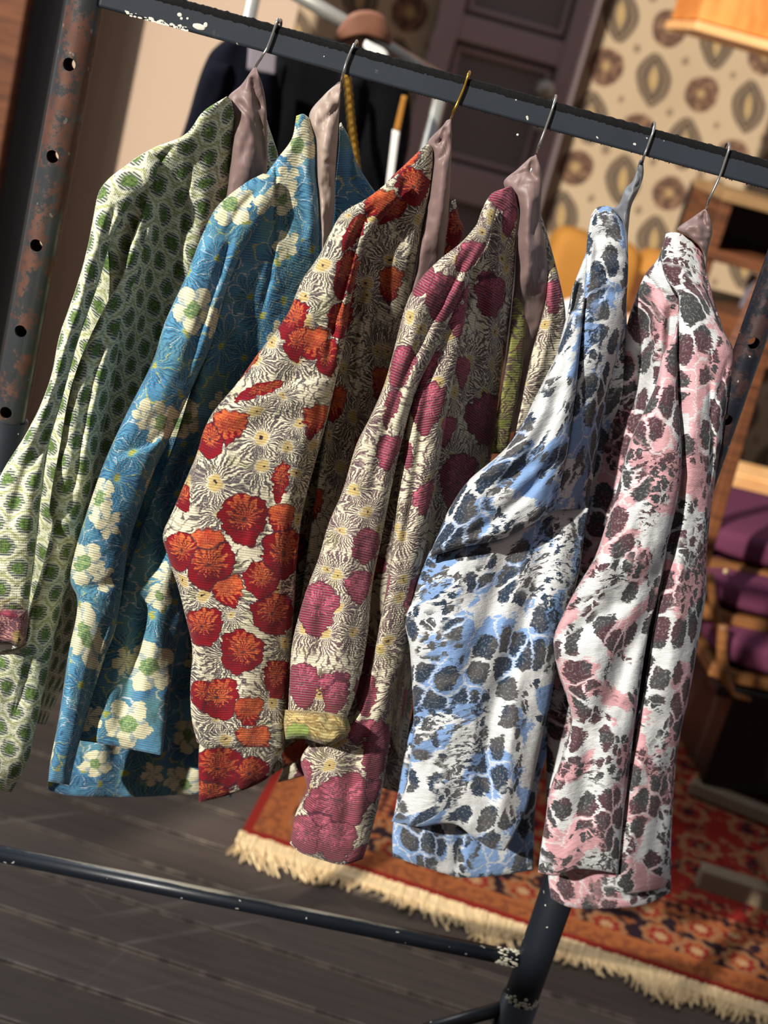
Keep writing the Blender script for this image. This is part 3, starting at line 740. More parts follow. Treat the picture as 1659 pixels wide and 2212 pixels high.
# rug
e1 = np.array([.992, -.206]); e1 /= np.linalg.norm(e1); rang = math.atan2(e1[1], e1[0])
c0 = PZ(522, 1795, .012)
RL, RW = 3.2, 2.3
rug = empty('persian_rug', (c0[0], c0[1], 0), rang, label='red patterned rug with a cream fringed end lying on dark floorboards', cat='rug')
me = bpy.data.meshes.new('pile')
bm = bmesh.new(); box_bm(bm, (RL/2, RW/2, .006), (RL, RW, .012)); bm.to_mesh(me); bm.free()
o = bpy.data.objects.new('pile', me); C.objects.link(o); me.materials.append(mat_rug(RL, RW)); o.parent = rug
rs = random.Random(5); bm = bmesh.new()
n = 1700
for i in range(n):
    x = i/n*2.6; L_ = .038+rs.random()**2*.045+.014*math.sin(x*17)+.010*math.sin(x*41); k = rs.uniform(-.35, .35)+.4*math.sin(x*19)*.5; wdt = rs.uniform(.003, .0060)
    z = rs.uniform(.003, .009)
    pts = []
    for j in range(5):
        t = j/4; pts.append((x+k*L_*t*t+rs.uniform(-.002, .002), -L_*t, z*(1-t*.6)+.001, wdt*(1-.6*t)))
    vs = [(bm.verts.new((a-w_, b, c+.001)), bm.verts.new((a, b, c+.004)), bm.verts.new((a+w_, b, c+.001))) for a, b, c, w_ in pts]
    for j in range(4):
        bm.faces.new((vs[j][0], vs[j][1], vs[j+1][1], vs[j+1][0])); bm.faces.new((vs[j][1], vs[j][2], vs[j+1][2], vs[j+1][1]))
fr = from_bm('fringe', bm, M_fringe); fr.parent = rug; fr['kind'] = 'stuff'
fr['label'] = 'cream wool fringe'

bm = bmesh.new(); box_bm(bm, (RL/2, -.015, .005), (RL, .034, .010)); kk = from_bm('woven_end', bm, M_fringe); kk.parent = rug

# ================================================================== GARMENT RACK
D = 1.45
rack = empty('garment_rack', (.13, D, 0), label='black steel garment rail with rusty perforated posts carrying six jackets', cat='clothes rack')
zr = CAMH-.039
XL, XR = -.2365, .497
def hole_post(name, x, z0, z1, r, holes, mat, parent, hr=.0062):
    bm = bmesh.new(); N = 56
    rr = [(r, 0), (r-.0028, 1)]
    rings = []
    zs = np.linspace(z0, z1, 2)
    for rad, _ in rr:
        for z in (z0, z1):
            rings.append([bm.verts.new((x+rad*math.cos(k*2*math.pi/N), D+rad*math.sin(k*2*math.pi/N), z)) for k in range(N)])
    o0, o1, i0, i1 = rings
    for k in range(N):
        q = (k+1) % N
        bm.faces.new((o0[k], o0[q], o1[q], o1[k])); bm.faces.new((i0[q], i0[k], i1[k], i1[q]))
        bm.faces.new((o1[k], o1[q], i1[q], i1[k])); bm.faces.new((o0[q], o0[k], i0[k], i0[q]))
    o = from_bm(name, bm, mat, parent, False)
    bm = bmesh.new()
    for z in holes:
        bmesh.ops.create_cone(bm, cap_ends=True, segments=28, radius1=hr, radius2=hr, depth=.2,
            matrix=Matrix.Translation((x, D, z)) @ Matrix.Rotation(math.radians(-6), 4, 'Z') @ Matrix.Rotation(math.pi/2, 4, 'X'))
    cut = from_bm('cutter', bm, None)
    md = o.modifiers.new('holes', 'BOOLEAN'); md.object = cut; md.operation = 'DIFFERENCE'; md.solver = 'EXACT'
    bpy.context.view_layer.update()
    dg = bpy.context.evaluated_depsgraph_get(); nm = bpy.data.meshes.new_from_object(o.evaluated_get(dg))
    o.modifiers.clear(); o.data = nm
    bpy.data.objects.remove(cut)
    for p in nm.polygons: p.use_smooth = abs(p.normal.z) < .3
    nm.set_sharp_from_angle(angle=math.radians(40))
    return o
lh = [P(x, y, D-.017)[2] for x, y in ((163, 143), (123, 341), (88, 533), (49, 717), (18, 893))]
dz = lh[3]-lh[4]
hole_post('perforated_post', XL, .62, lh[0]+.25, .0172, lh+[lh[0]+dz, lh[0]+2*dz], M_post, rack)['label'] = 'rusty perforated left post'
rh = [P(x, y, D-.017)[2] for x, y in ((1622, 741), (1567, 908))]
dz2 = rh[0]-rh[1]
hole_post('perforated_post', XR, .62, lh[0]+.25, .0150, rh+[rh[0]+dz2*k for k in (1, 2, 3, 4)], M_rpost, rack)
zc = P(20, 905, D)[2]
for x, nm in ((XL, 'base_post'), (XR, 'base_post')):
    t_ = tube(nm, [(x, D, 0.02), (x, D, zc)], .0212, M_leg, rack, 40, hollow=True)
    s_ = t_.modifiers.new('s', 'SOLIDIFY'); s_.thickness = .0025; s_.offset = -1
bm = bmesh.new()
xa, xb = XL+.014, XR-.008
bm_ = bmesh.new(); box_bm(bm_, ((xa+xb)/2, D, zr), (xb-xa, .025, .0245)); from_bm('top_rail', bm_, M_rail, rack, False, .0028)
# crumbling dark edge on the rail
bm.free(); bm = bmesh.new(); N = 360; rs = np.random.RandomState(2)
prev = None
for i in range(N):
    x = xa+.003+(xb-xa-.006)*i/(N-1); h = .0014+abs(rs.randn())*.0005; q = rs.randn()*.0004
    pr = [(-.0128, -.0045+q), (-.0131, -.001), (-.0118, h), (-.004, h+.0008), (.006, h+.0006), (.0125, h-.0005), (.0127, -.004)]
    cur = [bm.verts.new((x, D+a, zr+.0122+b)) for a, b in pr]
    if prev:
        for k in range(len(pr)-1): bm.faces.new((prev[k], prev[k+1], cur[k+1], cur[k]))
    prev = cur
from_bm('rail_edge_strip', bm, M_strip, rack, True)
bm = bmesh.new()
for i in range(150):     # paint crumbs along the lower edge
    x = rs.uniform(xa+.3*(xb-xa), xb); r = rs.uniform(.0003, .0008)
    bmesh.ops.create_icosphere(bm, subdivisions=1, radius=r, matrix=Matrix.Translation((x, D-.0122+rs.uniform(-.0004, .0003), zr-.0122+rs.uniform(-.0005, .0003))))
from_bm('paint_crumbs', bm, M_strip, rack, True)['kind'] = 'stuff'
zb = CAMH-1.0
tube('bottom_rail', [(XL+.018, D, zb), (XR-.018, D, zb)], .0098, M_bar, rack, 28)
# pale paint chips on the rail's front face
rs3 = np.random.RandomState(4); bm = bmesh.new()
spots = [(430, 58, .0030, 2.2), (444, 54, .0026, .8), (405, 40, .0012, 1), (388, 32, .0020, 1.2), (392, 40, .0014, 1), (700, 122, .0006, 1), (1118, 291, .0012, 1), (964, 168, .0011, 1)]
for i in range(70): spots.append((rs3.uniform(268, 415), None, rs3.uniform(.0003, .0011), rs3.uniform(1, 3)))
for x, y, rad, st_ in spots:
    q = P(x, y if y else 30, D-.0127)
    if y is None: q[2] = zr-.0122+abs(rs3.normal())*.0016
    bmesh.ops.create_icosphere(bm, subdivisions=2, radius=rad, matrix=Matrix.Translation(q) @ Matrix.Diagonal((st_, .12, 1, 1)))
from_bm('paint_chips', bm, plain('off_white_paint', (205, 203, 192), .7, .2, var=.1), rack, True)['kind'] = 'stuff'
# chipped welds
def weld(name, c, r, n, seed, mat=M_chip):
    rs = np.random.RandomState(seed); bm = bmesh.new()
    for i in range(n):
        a = rs.uniform(0, 2*math.pi); rad = rs.uniform(.0008, .003)
        p = Vector(c)+Vector((rs.uniform(-r[0], r[0]), r[1]*math.cos(a), r[1]*math.sin(a)))
        bmesh.ops.create_icosphere(bm, subdivisions=1, radius=rad, matrix=Matrix.Translation(p) @ Matrix.Diagonal((1.5, .35, .8, 1)))
    return from_bm(name, bm, mat, rack, True)
weld('weld', (XR-.034, D, zb), (.013, .0097), 130, 3)
zj = P(1125, 2150, D)[2]
rs2 = np.random.RandomState(8); bm = bmesh.new()
for i in range(90):
    a = rs2.uniform(-2.9, -.4); zz = zj+rs2.normal()*.004
    if i > 60: zz = zj-rs2.uniform(0, .03); a = -1.2+rs2.normal()*.08
    bmesh.ops.create_icosphere(bm, subdivisions=1, radius=rs2.uniform(.001, .003), matrix=Matrix.Translation((XR+.0212*math.cos(a), D+.0212*math.sin(a), zz)) @ Matrix.Rotation(a, 4, 'Z') @ Matrix.Diagonal((.35, 1.3, 1, 1)))
from_bm('weld', bm, M_chip, rack, True)
tube('joint_sleeve', [(XR, D, zj-.004), (XR, D, 0.02)], .0236, M_leg, rack, 40)
tube('joint_sleeve', [(XL, D, zj-.004), (XL, D, 0.02)], .0236, M_leg, rack, 40)
for x in (XL, XR):
    tube('foot', [(x, D-.26, .015), (x, D+.26, .015)], .015, M_leg, rack, 20)
pb = P(1060, 2196, D)
tube('brace', [(XR-.012, D, zj-.02), (XR-.10, D, zj-.075), (XR-.2, D, .02)], .009, M_leg, rack, 16)

# ================================================================== HANGERS
def hook(pts, mat, label, Yh=D):
    """pts: image track of the front wire from the garment's peak up to the rail's top"""
    pk = P(*pts[0], Yh+.013)
    h = empty('clothes_hanger', tuple(pk), label=label, cat='hanger', group=None)
    top = P(*pts[-1], D-.0155)
    w3 = [P(*pts[0], D+.013)-np.array([0, 0, .02]), P(*pts[0], D+.010)]
    for q in pts[1:-1]: w3.append(P(*q, D-.0165))
    w3.append(top)
    tz = zr+.0175
    X = top[0]
    w3 += [np.array([X+.001, D-.010, tz]), np.array([X+.002, D, tz+.003]), np.array([X+.003, D+.011, tz]), np.array([X+.003, D+.017, tz-.012]), np.array([X+.002, D+.018, tz-.028])]
    tube('hook', w3, .0013, mat, h, 10, 60)
    tube('neck', [pk-np.array([0, 0, .03]), pk+np.array([0, 0, -.005])], .0020, mat, h, 8)
    return h
hook([(550, 150), (566, 122), (577, 104), (590, 70), (600, 42)], M_wire, 'steel hanger hook holding the green honeycomb jacket')
hook([(736, 180), (741, 160), (748, 135), (757, 112), (765, 96)], M_wire, 'steel hanger hook holding the blue floral jacket')
hook([(972, 262), (980, 240), (990, 218), (1002, 190), (1012, 160)], M_gold, 'brass hanger hook holding the red poppy jacket')
hook([(1157, 336), (1163, 318), (1178, 278), (1188, 250), (1196, 226)], M_wire, 'steel hanger hook holding the magenta poppy jacket')
hook([(1388, 350), (1391, 338), (1397, 322), (1405, 300), (1411, 284)], M_wire, 'steel hanger hook holding the blue animal print jacket')
hook([(1524, 455), (1530, 435), (1555, 380), (1567, 345), (1576, 318)], M_wire, 'steel hanger hook holding the pink animal print jacket')

# ================================================================== JACKETS
def jacket(label, x, y): 
    p = P(x, y, D); return empty('jacket', (p[0], p[1], p[2]), label=label, cat='jacket')

# ---------- green
J = jacket('cream and green honeycomb patterned jacket at the left end of the rail', 550, 150)
cloth('body', J, M_hex, [(490,208),(440,240),(400,290),(330,320),(275,355),(238,400),(232,500),(235,640),(200,800),(160,960),(130,1100),(110,1250),(80,1400),(60,1560)],
      [(500,215),(507,250),(502,330),(494,400),(490,450),(480,560),(450,700),(400,850),(330,1050),(260,1250),(200,1400),(130,1500),(98,1566)],
      [1.43, 1.39, 1.39, 1.39, 1.39], [1.455, 1.50, 1.53, 1.53, 1.53], .024,
      folds=[('v', [(415,290),(402,430),(386,560),(345,700),(300,860)], 5, .006), ('r', [(330,420),(290,600),(250,800)], 26, .014), ('v', [(300,470),(270,620)], 16, .012),
             ('r', [(450,300),(430,500),(380,700),(300,950)], 22, .006), ('v', [(365,420),(345,560),(300,760)], 14, .008), ('v', [(380,310),(335,360),(300,440)], 7, .004)])
cloth('back_panel', J, M_hex, [(225,470),(205,560),(172,700),(130,850),(85,1000),(62,1150),(45,1330),(20,1420)], [(330,560),(290,700),(250,860),(215,1000),(180,1150),(150,1330),(100,1480)], 1.47, 1.49, .02)
cloth('front_panel', J, M_hex, [(318,430),(285,520),(262,600),(228,660),(180,760),(150,850),(130,960),(106,1100),(113,1130),(90,1230),(65,1310),(40,1395),(-5,1410),(-40,1500),(-60,1690)],
      [(345,440),(325,520),(300,600),(268,690),(246,830),(225,920),(200,1050),(170,1180),(150,1260),(130,1330),(105,1450),(80,1560),(58,1650),(24,1712)],
      [1.405, 1.355, 1.35, 1.35], [1.425, 1.395, 1.385, 1.38], [.012, .045, .06, .05, .03], bottom=[(-60,1690),(-10,1705),(24,1712)],
      folds=[('v', [(300,540),(250,660),(200,820),(172,960),(150,1100)], 9, .006), ('v', [(108,1120),(150,1190),(165,1250)], 10, .007), ('S', [(70,1300),(55,1420),(20,1560)], 16, .008),
             ('r', [(235,720),(205,860),(180,1000)], 14, .005)])
cloth('sleeve', J, M_hex, [(320,325),(275,355),(236,385),(215,412),(205,450),(190,530),(165,620),(130,720),(105,830),(60,930),(10,1010),(-30,1090),(-60,1200),(-72,1325)],
      [(345,345),(330,395),(290,430),(245,510),(210,620),(168,740),(132,870),(106,960),(91,1060),(76,1200),(60,1322)],
      [1.40, 1.37, 1.34, 1.32, 1.32], [1.405, 1.375, 1.35, 1.33, 1.33], [.012, .05, .06, .06, .05],
      folds=[('v', [(215,540),(190,640),(150,760),(110,900),(70,1030)], 9, .008), ('v', [(250,440),(225,520),(215,600)], 8, .006), ('v', [(150,780),(110,900),(50,1040),(20,1150)], 12, .006),
             ('r', [(180,640),(140,760),(120,880)], 9, .004)])
cloth('cuff', J, M_cuffp, [(-75,1312),(-78,1350),(-70,1398)], [(61,1318),(60,1350),(55,1388)], 1.318, 1.322, .062, top=[(-75,1312),(0,1314),(61,1318)], bottom=[(-70,1398),(20,1392),(40,1398),(55,1388)], endr=.15, wsc=(20, 30))['label'] = 'pink turned-back cuff'
cloth('lining', J, M_lin, [(547,146),(522,182),(492,212),(505,255),(500,330),(490,420),(470,520),(450,600)], [(553,143),(566,180),(573,212),(577,270),(577,350),(572,430),(550,520),(520,600)],
      1.46, [1.452, 1.48, 1.49, 1.50], [.008, .03, .03, .02], folds=[('v', [(545,165),(553,210),(566,240)], 7, .008), ('r', [(530,200),(545,300),(530,400)], 14, .008), ('v', [(556,240),(566,300),(570,360)], 5, .005), ('v',[(510,215),(540,250),(560,320)],6,.005)], wr=.0024, wsc=(26, 60))['label'] = 'mauve lining bunched over the hanger'
cloth('far_front', J, M_hex, [(573,262),(575,320),(576,380),(560,470)], [(577,260),(590,300),(600,332),(602,360),(580,470)], 1.50, 1.52, .012)

# ---------- blue floral
J = jacket('bright blue jacket with cream five-petalled flowers, second along the rail', 735, 178)
cloth('back_panel', J, M_blue, [(560,500),(450,700),(365,880),(300,1000),(250,1150),(215,1300),(160,1500),(116,1630),(100,1706)], [(700,500),(690,800),(650,1100),(560,1400),(510,1600),(500,1722)],
      [1.45, 1.45, 1.44, 1.42], 1.53, .03, bottom=[(100,1706),(150,1718),(280,1722),(430,1716),(500,1722)], folds=[('r', [(300,1250),(240,1480),(210,1700)], 25, .012), ('v', [(440,1300),(400,1500),(380,1700)], 22, .012)])
cloth('front_panel', J, M_blue, [(640,250),(630,300),(597,345),(560,400),(530,470),(500,560),(470,640),(440,765),(410,850),(375,960),(335,1060),(285,1200),(240,1350),(195,1480),(160,1598)],
      [(668,255),(680,300),(684,380),(690,450),(692,540),(680,650),(650,780),(600,900),(540,1000),(480,1100),(420,1200),(396,1330),(376,1430),(350,1632)],
      [1.45, 1.40, 1.375, 1.362, 1.358], [1.46, 1.475, 1.455, 1.405, 1.372], .028, top=[(640,250),(655,246),(668,255)], bottom=[(160,1598),(235,1609),(290,1620),(350,1632)],
      folds=[('v', [(598,330),(594,430),(588,560),(560,700)], 4, .005), ('r', [(500,620),(450,800),(400,1000)], 22, .010), ('v', [(440,900),(380,1050),(330,1250)], 22, .012),
             ('r', [(420,1050),(360,1250),(330,1450)], 26, .010), ('v', [(310,1280),(290,1420),(255,1590)], 20, .013), ('r', [(660,300),(672,420),(670,560)], 14, .005), ('v', [(620,400),(610,520)], 12, .004)])
cloth('sleeve', J, M_blue, [(568,375),(530,395),(470,445),(440,500),(400,600),(355,700),(330,780),(270,900),(225,1000),(190,1100),(160,1200),(152,1255),(166,1290),(165,1330),(150,1400),(127,1550),(108,1650),(104,1688)],
      [(595,380),(590,430),(555,490),(515,560),(482,650),(458,740),(432,800),(396,880),(361,960),(336,1010),(306,1090),(278,1180),(262,1290),(246,1370),(226,1420),(190,1540),(162,1640),(150,1696)],
      [1.41, 1.36, 1.33, 1.325, 1.33, 1.34], [1.415, 1.38, 1.358, 1.352, 1.352, 1.355], [.012, .05, .06, .06, .06, .04],
      folds=[('s', [(360,935),(320,970),(270,985),(222,1010)], 34, .010), ('v', [(510,480),(470,600),(430,720),(395,830)], 9, .007), ('v', [(560,410),(520,450),(480,520)], 8, .004),
             ('v', [(160,1265),(210,1270),(255,1250)], 12, .006), ('r', [(440,620),(390,760),(330,900)], 18, .005), ('v', [(200,1450),(175,1580),(150,1680)], 10, .007), ('v', [(235,1330),(205,1420),(190,1520)], 9, .006)])
cloth('lining', J, M_lin2, [(731,177),(700,205),(668,248),(682,300),(685,380),(692,450),(694,560),(670,640)], [(736,176),(735,215),(733,240),(730,290),(724,380),(722,460),(705,560),(690,640)],
      1.462, [1.452, 1.48, 1.50], [.008, .03, .03, .02], folds=[('v', [(732,225),(715,245),(690,275)], 6, .006), ('r', [(712,205),(705,300),(700,400)], 13, .007), ('v', [(700,350),(715,352),(724,360)], 4, .004)], wr=.003, wsc=(22, 50))['label'] = 'pale taupe lining over the hanger'
cloth('far_front', J, M_blue, [(733,268),(732,320),(724,400),(722,460),(705,580)], [(737,264),(755,300),(770,350),(800,400),(840,460),(830,580)], 1.505, [1.51, 1.54, 1.56], .014, folds=[('v', [(755,300),(760,400)], 8, .008)])

# ---------- red poppy
J = jacket('cream jacket with red and orange poppies and ink drawn daisies', 972, 260)
cloth('back_panel', J, M_redcl, [(700,700),(600,1000),(480,1400),(432,1600),(430,1733)], [(935,560),(900,900),(820,1200),(760,1400),(720,1560),(680,1640)],
      [1.44, 1.42, 1.41], 1.51, .028, bottom=[(430,1733),(500,1716),(560,1692),(620,1655),(680,1640)], folds=[('v', [(700,1100),(680,1400),(600,1660)], 24, .012)])
cloth('front_panel', J, M_redcl, [(918,314),(880,350),(830,400),(800,450),(770,520),(745,620),(730,720),(722,830),(700,950),(670,1150),(645,1350),(636,1480),(628,1600)],
      [(936,322),(931,400),(912,500),(892,600),(874,700),(850,830),(820,950),(790,1100),(760,1250),(725,1400),(700,1520),(690,1610)],
      [1.45, 1.405, 1.39, 1.39, 1.40], [1.465, 1.465, 1.47, 1.48], .028, top=[(918,314),(928,312),(936,322)],
      folds=[('v', [(868,400),(862,480),(840,560),(812,700),(790,830)], 5, .006), ('v', [(790,560),(765,720),(750,900),(720,1050)], 10, .012), ('r', [(800,600),(770,800),(740,950)], 16, .007),
             ('r', [(900,350),(900,450),(875,600)], 14, .005), ('v', [(725,850),(722,950),(700,1100)], 10, .008)])
cloth('sleeve', J, M_redcl, [(860,375),(830,400),(790,430),(740,460),(715,500),(690,550),(650,610),(620,680),(560,760),(510,830),(462,888),(440,930),(425,980),(400,1040),(375,1100),(352,1155),(362,1200),(385,1270),(400,1330),(415,1400),(411,1480),(413,1545),(425,1602)],
      [(875,385),(862,430),(820,480),(780,560),(758,650),(745,740),(724,830),(703,920),(678,1010),(655,1100),(642,1200),(636,1300),(629,1400),(621,1500),(612,1616)],
      [1.41, 1.36, 1.33, 1.315, 1.31, 1.32], [1.42, 1.385, 1.355, 1.345, 1.345, 1.345], [.012, .05, .06, .06, .055, .03], bottom=[(425,1602),(445,1616),(530,1614),(612,1616)],
      folds=[('s', [(735,826),(680,822),(620,838),(560,862),(500,872),(462,892)], 40, .009), ('v', [(815,440),(775,500),(745,600),(722,700),(705,800)], 9, .008), ('r', [(770,470),(730,560),(700,660)], 16, .005),
             ('v', [(360,1160),(440,1130),(540,1150)], 40, .006), ('r', [(420,1000),(480,1100),(500,1250)], 50, .008), ('v', [(700,860),(672,980),(640,1120),(620,1300)], 14, .007), ('v', [(430,960),(520,930),(640,905),(700,895)], 30, .006),
             ('r', [(560,1200),(540,1400),(520,1580)], 45, .006), ('v', [(450,1400),(470,1500),(500,1600)], 26, .005), ('v', [(640,700),(690,720),(740,715)], 14, .004)])
cloth('lining', J, M_lin, [(958,270),(922,310),(935,330),(930,400),(912,500),(895,600),(870,700)], [(975,257),(976,300),(974,360),(970,440),(965,500),(950,600),(920,700)],
      1.465, [1.452, 1.48, 1.50], [.01, .03, .03, .02], top=[(958,270),(965,260),(975,257)], folds=[('v', [(962,275),(955,300),(940,315)], 5, .006), ('v', [(970,290),(962,330),(945,350)], 6, .006), ('r', [(958,310),(955,420),(940,550)], 13, .008)], wr=.0024, wsc=(26, 60))['label'] = 'mauve lining over the hanger'
cloth('far_front', J, M_redcl, [(974,436),(968,480),(955,540),(935,600)], [(984,430),(992,470),(1002,495),(985,560),(960,620)], 1.50, 1.52, .012)

# ---------- magenta poppy
J = jacket('jacket with magenta poppies and purple ink daisies and a rolled green cuff', 1155, 335)
cloth('body', J, M_pinkcl, [(1093,405),(1060,420),(1035,470),(1010,560),(1000,640),(985,760),(960,880),(930,1000),(900,1150),(870,1300),(850,1420),(830,1560)],
      [(1112,415),(1118,445),(1116,500),(1110,600),(1100,700),(1085,800),(1065,950),(1045,1060),(1005,1150),(960,1250),(925,1330),(900,1420),(880,1500),(862,1640)],
      [1.44, 1.405, 1.40, 1.40], [1.455, 1.50, 1.51, 1.52], .026, top=[(1093,405),(1104,402),(1112,415)],
      folds=[('v', [(1035,520),(1020,600),(1000,700)], 6, .006), ('r', [(1080,450),(1070,600),(1040,800)], 18, .006), ('v', [(1050,600),(1020,800),(980,1000)], 14, .008), ('r', [(1000,900),(960,1100),(920,1300)], 18, .008)])
cloth('back_panel', J, M_pinkcl, [(960,620),(900,900),(800,1200),(690,1450),(600,1690)], [(1080,900),(1040,1080),(970,1300),(905,1450),(880,1600),(868,1714)], 1.49, 1.53, .03, bottom=[(600,1690),(700,1672),(868,1714)])
cloth('front_panel', J, M_pinkcl, [(985,590),(950,680),(915,780),(887,880),(870,980),(855,1100),(838,1250),(815,1370),(790,1480),(755,1560),(680,1600),(650,1640),(662,1700),(638,1760),(626,1822)],
      [(1018,560),(1003,700),(983,800),(961,920),(936,1080),(906,1250),(887,1370),(853,1500),(842,1600),(826,1700),(802,1800),(784,1856)],
      [1.40, 1.36, 1.35, 1.355, 1.37], [1.41, 1.385, 1.38, 1.38, 1.39], [.012, .045, .055, .06, .05, .05], bottom=[(626,1822),(650,1842),(690,1856),(740,1868),(784,1856)],
      folds=[('v', [(940,760),(915,900),(895,1050),(868,1200)], 9, .006), ('v', [(830,1400),(790,1560),(760,1700),(740,1840)], 14, .008), ('r', [(800,1500),(780,1650),(770,1800)], 20, .006), ('s', [(905,1395),(868,1405),(825,1398)], 14, .006),
             ('v', [(690,1620),(700,1720),(680,1830)], 20, .006)])
cloth('sleeve', J, M_pinkcl, [(1062,432),(1040,470),(1000,520),(950,560),(910,600),(880,650),(855,740),(830,830),(800,900),(770,960),(740,1060),(710,1130),(690,1200),(660,1280),(640,1350),(630,1400),(625,1480),(622,1545)],
      [(1075,445),(1055,520),(1022,580),(985,660),(945,750),(905,830),(882,900),(862,980),(844,1060),(827,1150),(805,1260),(793,1380),(774,1480),(748,1555)],
      [1.41, 1.36, 1.335, 1.325, 1.32, 1.32], [1.415, 1.38, 1.35, 1.34, 1.335, 1.33], [.012, .045, .055, .055, .055, .05],
      folds=[('v', [(1030,520),(985,600),(940,680),(890,780),(860,860)], 9, .007), ('r', [(960,580),(910,660),(880,760)], 16, .006), ('v', [(720,1200),(700,1300),(690,1450)], 16, .006), ('v', [(870,830),(830,950),(800,1080)], 12, .006),
             ('s', [(870,945),(830,935),(790,930)], 18, .005), ('r', [(780,1100),(750,1250),(730,1450)], 22, .006)])
cloth('cuff', J, M_cuffg, [(616,1533),(613,1565),(617,1597)], [(752,1554),(757,1575),(748,1592)], 1.316, 1.318, .074, top=[(616,1533),(680,1536),(725,1542),(752,1554)], bottom=[(617,1597),(660,1597),(712,1610),(748,1592)], endr=.2, wsc=(24, 30), folds=[('v', [(700,1545),(735,1570),(752,1590)], 7, .006)])['label'] = 'rolled yellow-green cuff'
cloth('lining', J, M_lin, [(1145,340),(1118,365),(1088,395),(1118,445),(1116,520),(1110,620),(1100,700),(1085,820),(1065,950)], [(1158,334),(1168,362),(1171,392),(1168,470),(1180,540),(1184,620),(1175,700),(1150,800),(1115,930)],
      [1.462, 1.465, 1.50, 1.52], [1.452, 1.48, 1.53, 1.55], [.01, .03, .03, .02], top=[(1145,340),(1152,337),(1158,334)], folds=[('v', [(1150,345),(1148,370),(1160,388)], 5, .006), ('s', [(1090,385),(1125,368),(1158,362)], 10, .004), ('r', [(1140,400),(1145,500),(1135,650)], 16, .010), ('v', [(1160,430),(1150,540)], 8, .006)], wr=.0024, wsc=(26, 60))['label'] = 'mauve lining over the hanger'
cloth('inner_facing', J, M_greeninner, [(1108,640),(1098,760),(1080,860),(1058,980)], [(1136,640),(1132,760),(1118,860),(1095,980)], 1.475, 1.49, .01)['label'] = 'mossy green inner facing'
cloth('far_front', J, M_pinkcl, [(1162,466),(1176,550),(1180,640),(1150,760),(1130,850),(1100,980),(1070,1060)], [(1168,460),(1192,540),(1212,620),(1222,680),(1215,780),(1180,900),(1140,1060)], 1.50, [1.50, 1.52, 1.55], .014, folds=[('r', [(1185,560),(1190,680),(1150,860)], 12, .008)])

# ---------- blue animal print
J = jacket('white jacket with pale blue patches and navy animal spots', 1388, 348)
cloth('back_panel', J, M_leob, [(1276,520),(1255,575),(1238,620),(1222,690),(1190,800),(1100,1000),(1000,1200),(900,1500),(862,1700),(848,1790),(848,1850)],
      [(1350,500),(1353,640),(1354,780),(1345,880),(1325,980),(1290,1150),(1240,1400),(1190,1600),(1162,1700),(1154,1790),(1152,1880)],
      [1.46, 1.44, 1.42, 1.40], [1.49, 1.50, 1.50, 1.48], .03, bottom=[(848,1850),(900,1868),(960,1887),(1000,1896),(1060,1893),(1152,1880)],
      folds=[('v', [(1255,600),(1235,680)], 5, .006), ('r', [(1245,590),(1225,680),(1210,740)], 6, .005), ('v', [(1000,1790),(990,1880)], 12, .005), ('r', [(930,1790),(925,1870)], 20, .005)])
cloth('lower_sleeve', J, M_leob, [(928,1190),(905,1250),(893,1290),(875,1335),(885,1400),(890,1480),(893,1560),(880,1680),(865,1730),(845,1774)],
      [(1272,1098),(1262,1160),(1250,1240),(1218,1360),(1192,1500),(1170,1600),(1153,1680),(1140,1740),(1118,1790),(1090,1838)],
      [1.36, 1.345, 1.35, 1.36], [1.42, 1.40, 1.39, 1.38], [.04, .06, .06, .035], top=[(928,1190),(1000,1172),(1080,1155),(1150,1122),(1195,1097),(1235,1094),(1272,1098)], bottom=[(845,1774),(900,1786),(980,1780),(1022,1808),(1058,1832),(1090,1838)],
      folds=[('v', [(1185,1110),(1160,1250),(1110,1400),(1060,1560),(1040,1720)], 22, .013), ('r', [(1230,1120),(1200,1280),(1160,1450)], 24, .006), ('v', [(1100,1180),(1060,1330),(1000,1480)], 24, .009),
             ('r', [(980,1200),(1000,1350),(980,1500)], 45, .008), ('v', [(890,1480),(930,1560),(940,1700)], 26, .008), ('r', [(1120,1500),(1100,1620),(1080,1780)], 18, .008), ('v', [(960,1600),(985,1700),(1000,1780)], 22, .007), ('v',[(885,1340),(960,1330),(1040,1290)],30,.004)], wr=.0032)
cloth('front_panel', J, M_leob, [(1277,465),(1268,520),(1264,600),(1256,690),(1241,850),(1226,960),(1205,1050),(1188,1100)], [(1338,460),(1353,505),(1357,570),(1353,650),(1347,720),(1325,800),(1303,900),(1284,1010),(1270,1100)],
      [1.45, 1.41, 1.38, 1.375], [1.47, 1.45, 1.44, 1.43], [.02, .045, .035, .03], top=[(1277,465),(1290,448),(1318,446),(1338,460)],
      folds=[('v', [(1282,560),(1310,545),(1345,560)], 8, .005), ('v', [(1275,610),(1310,590),(1348,600)], 8, .005), ('v', [(1280,520),(1310,505),(1345,515)], 9, .004), ('v', [(1275,490),(1290,530),(1280,600)], 8, .006),
             ('v', [(1270,660),(1300,630),(1345,640)], 10, .005), ('r', [(1300,700),(1280,850),(1255,1000)], 22, .007), ('v', [(1280,1010),(1260,1060),(1240,1100)], 10, .005)], wr=.003)
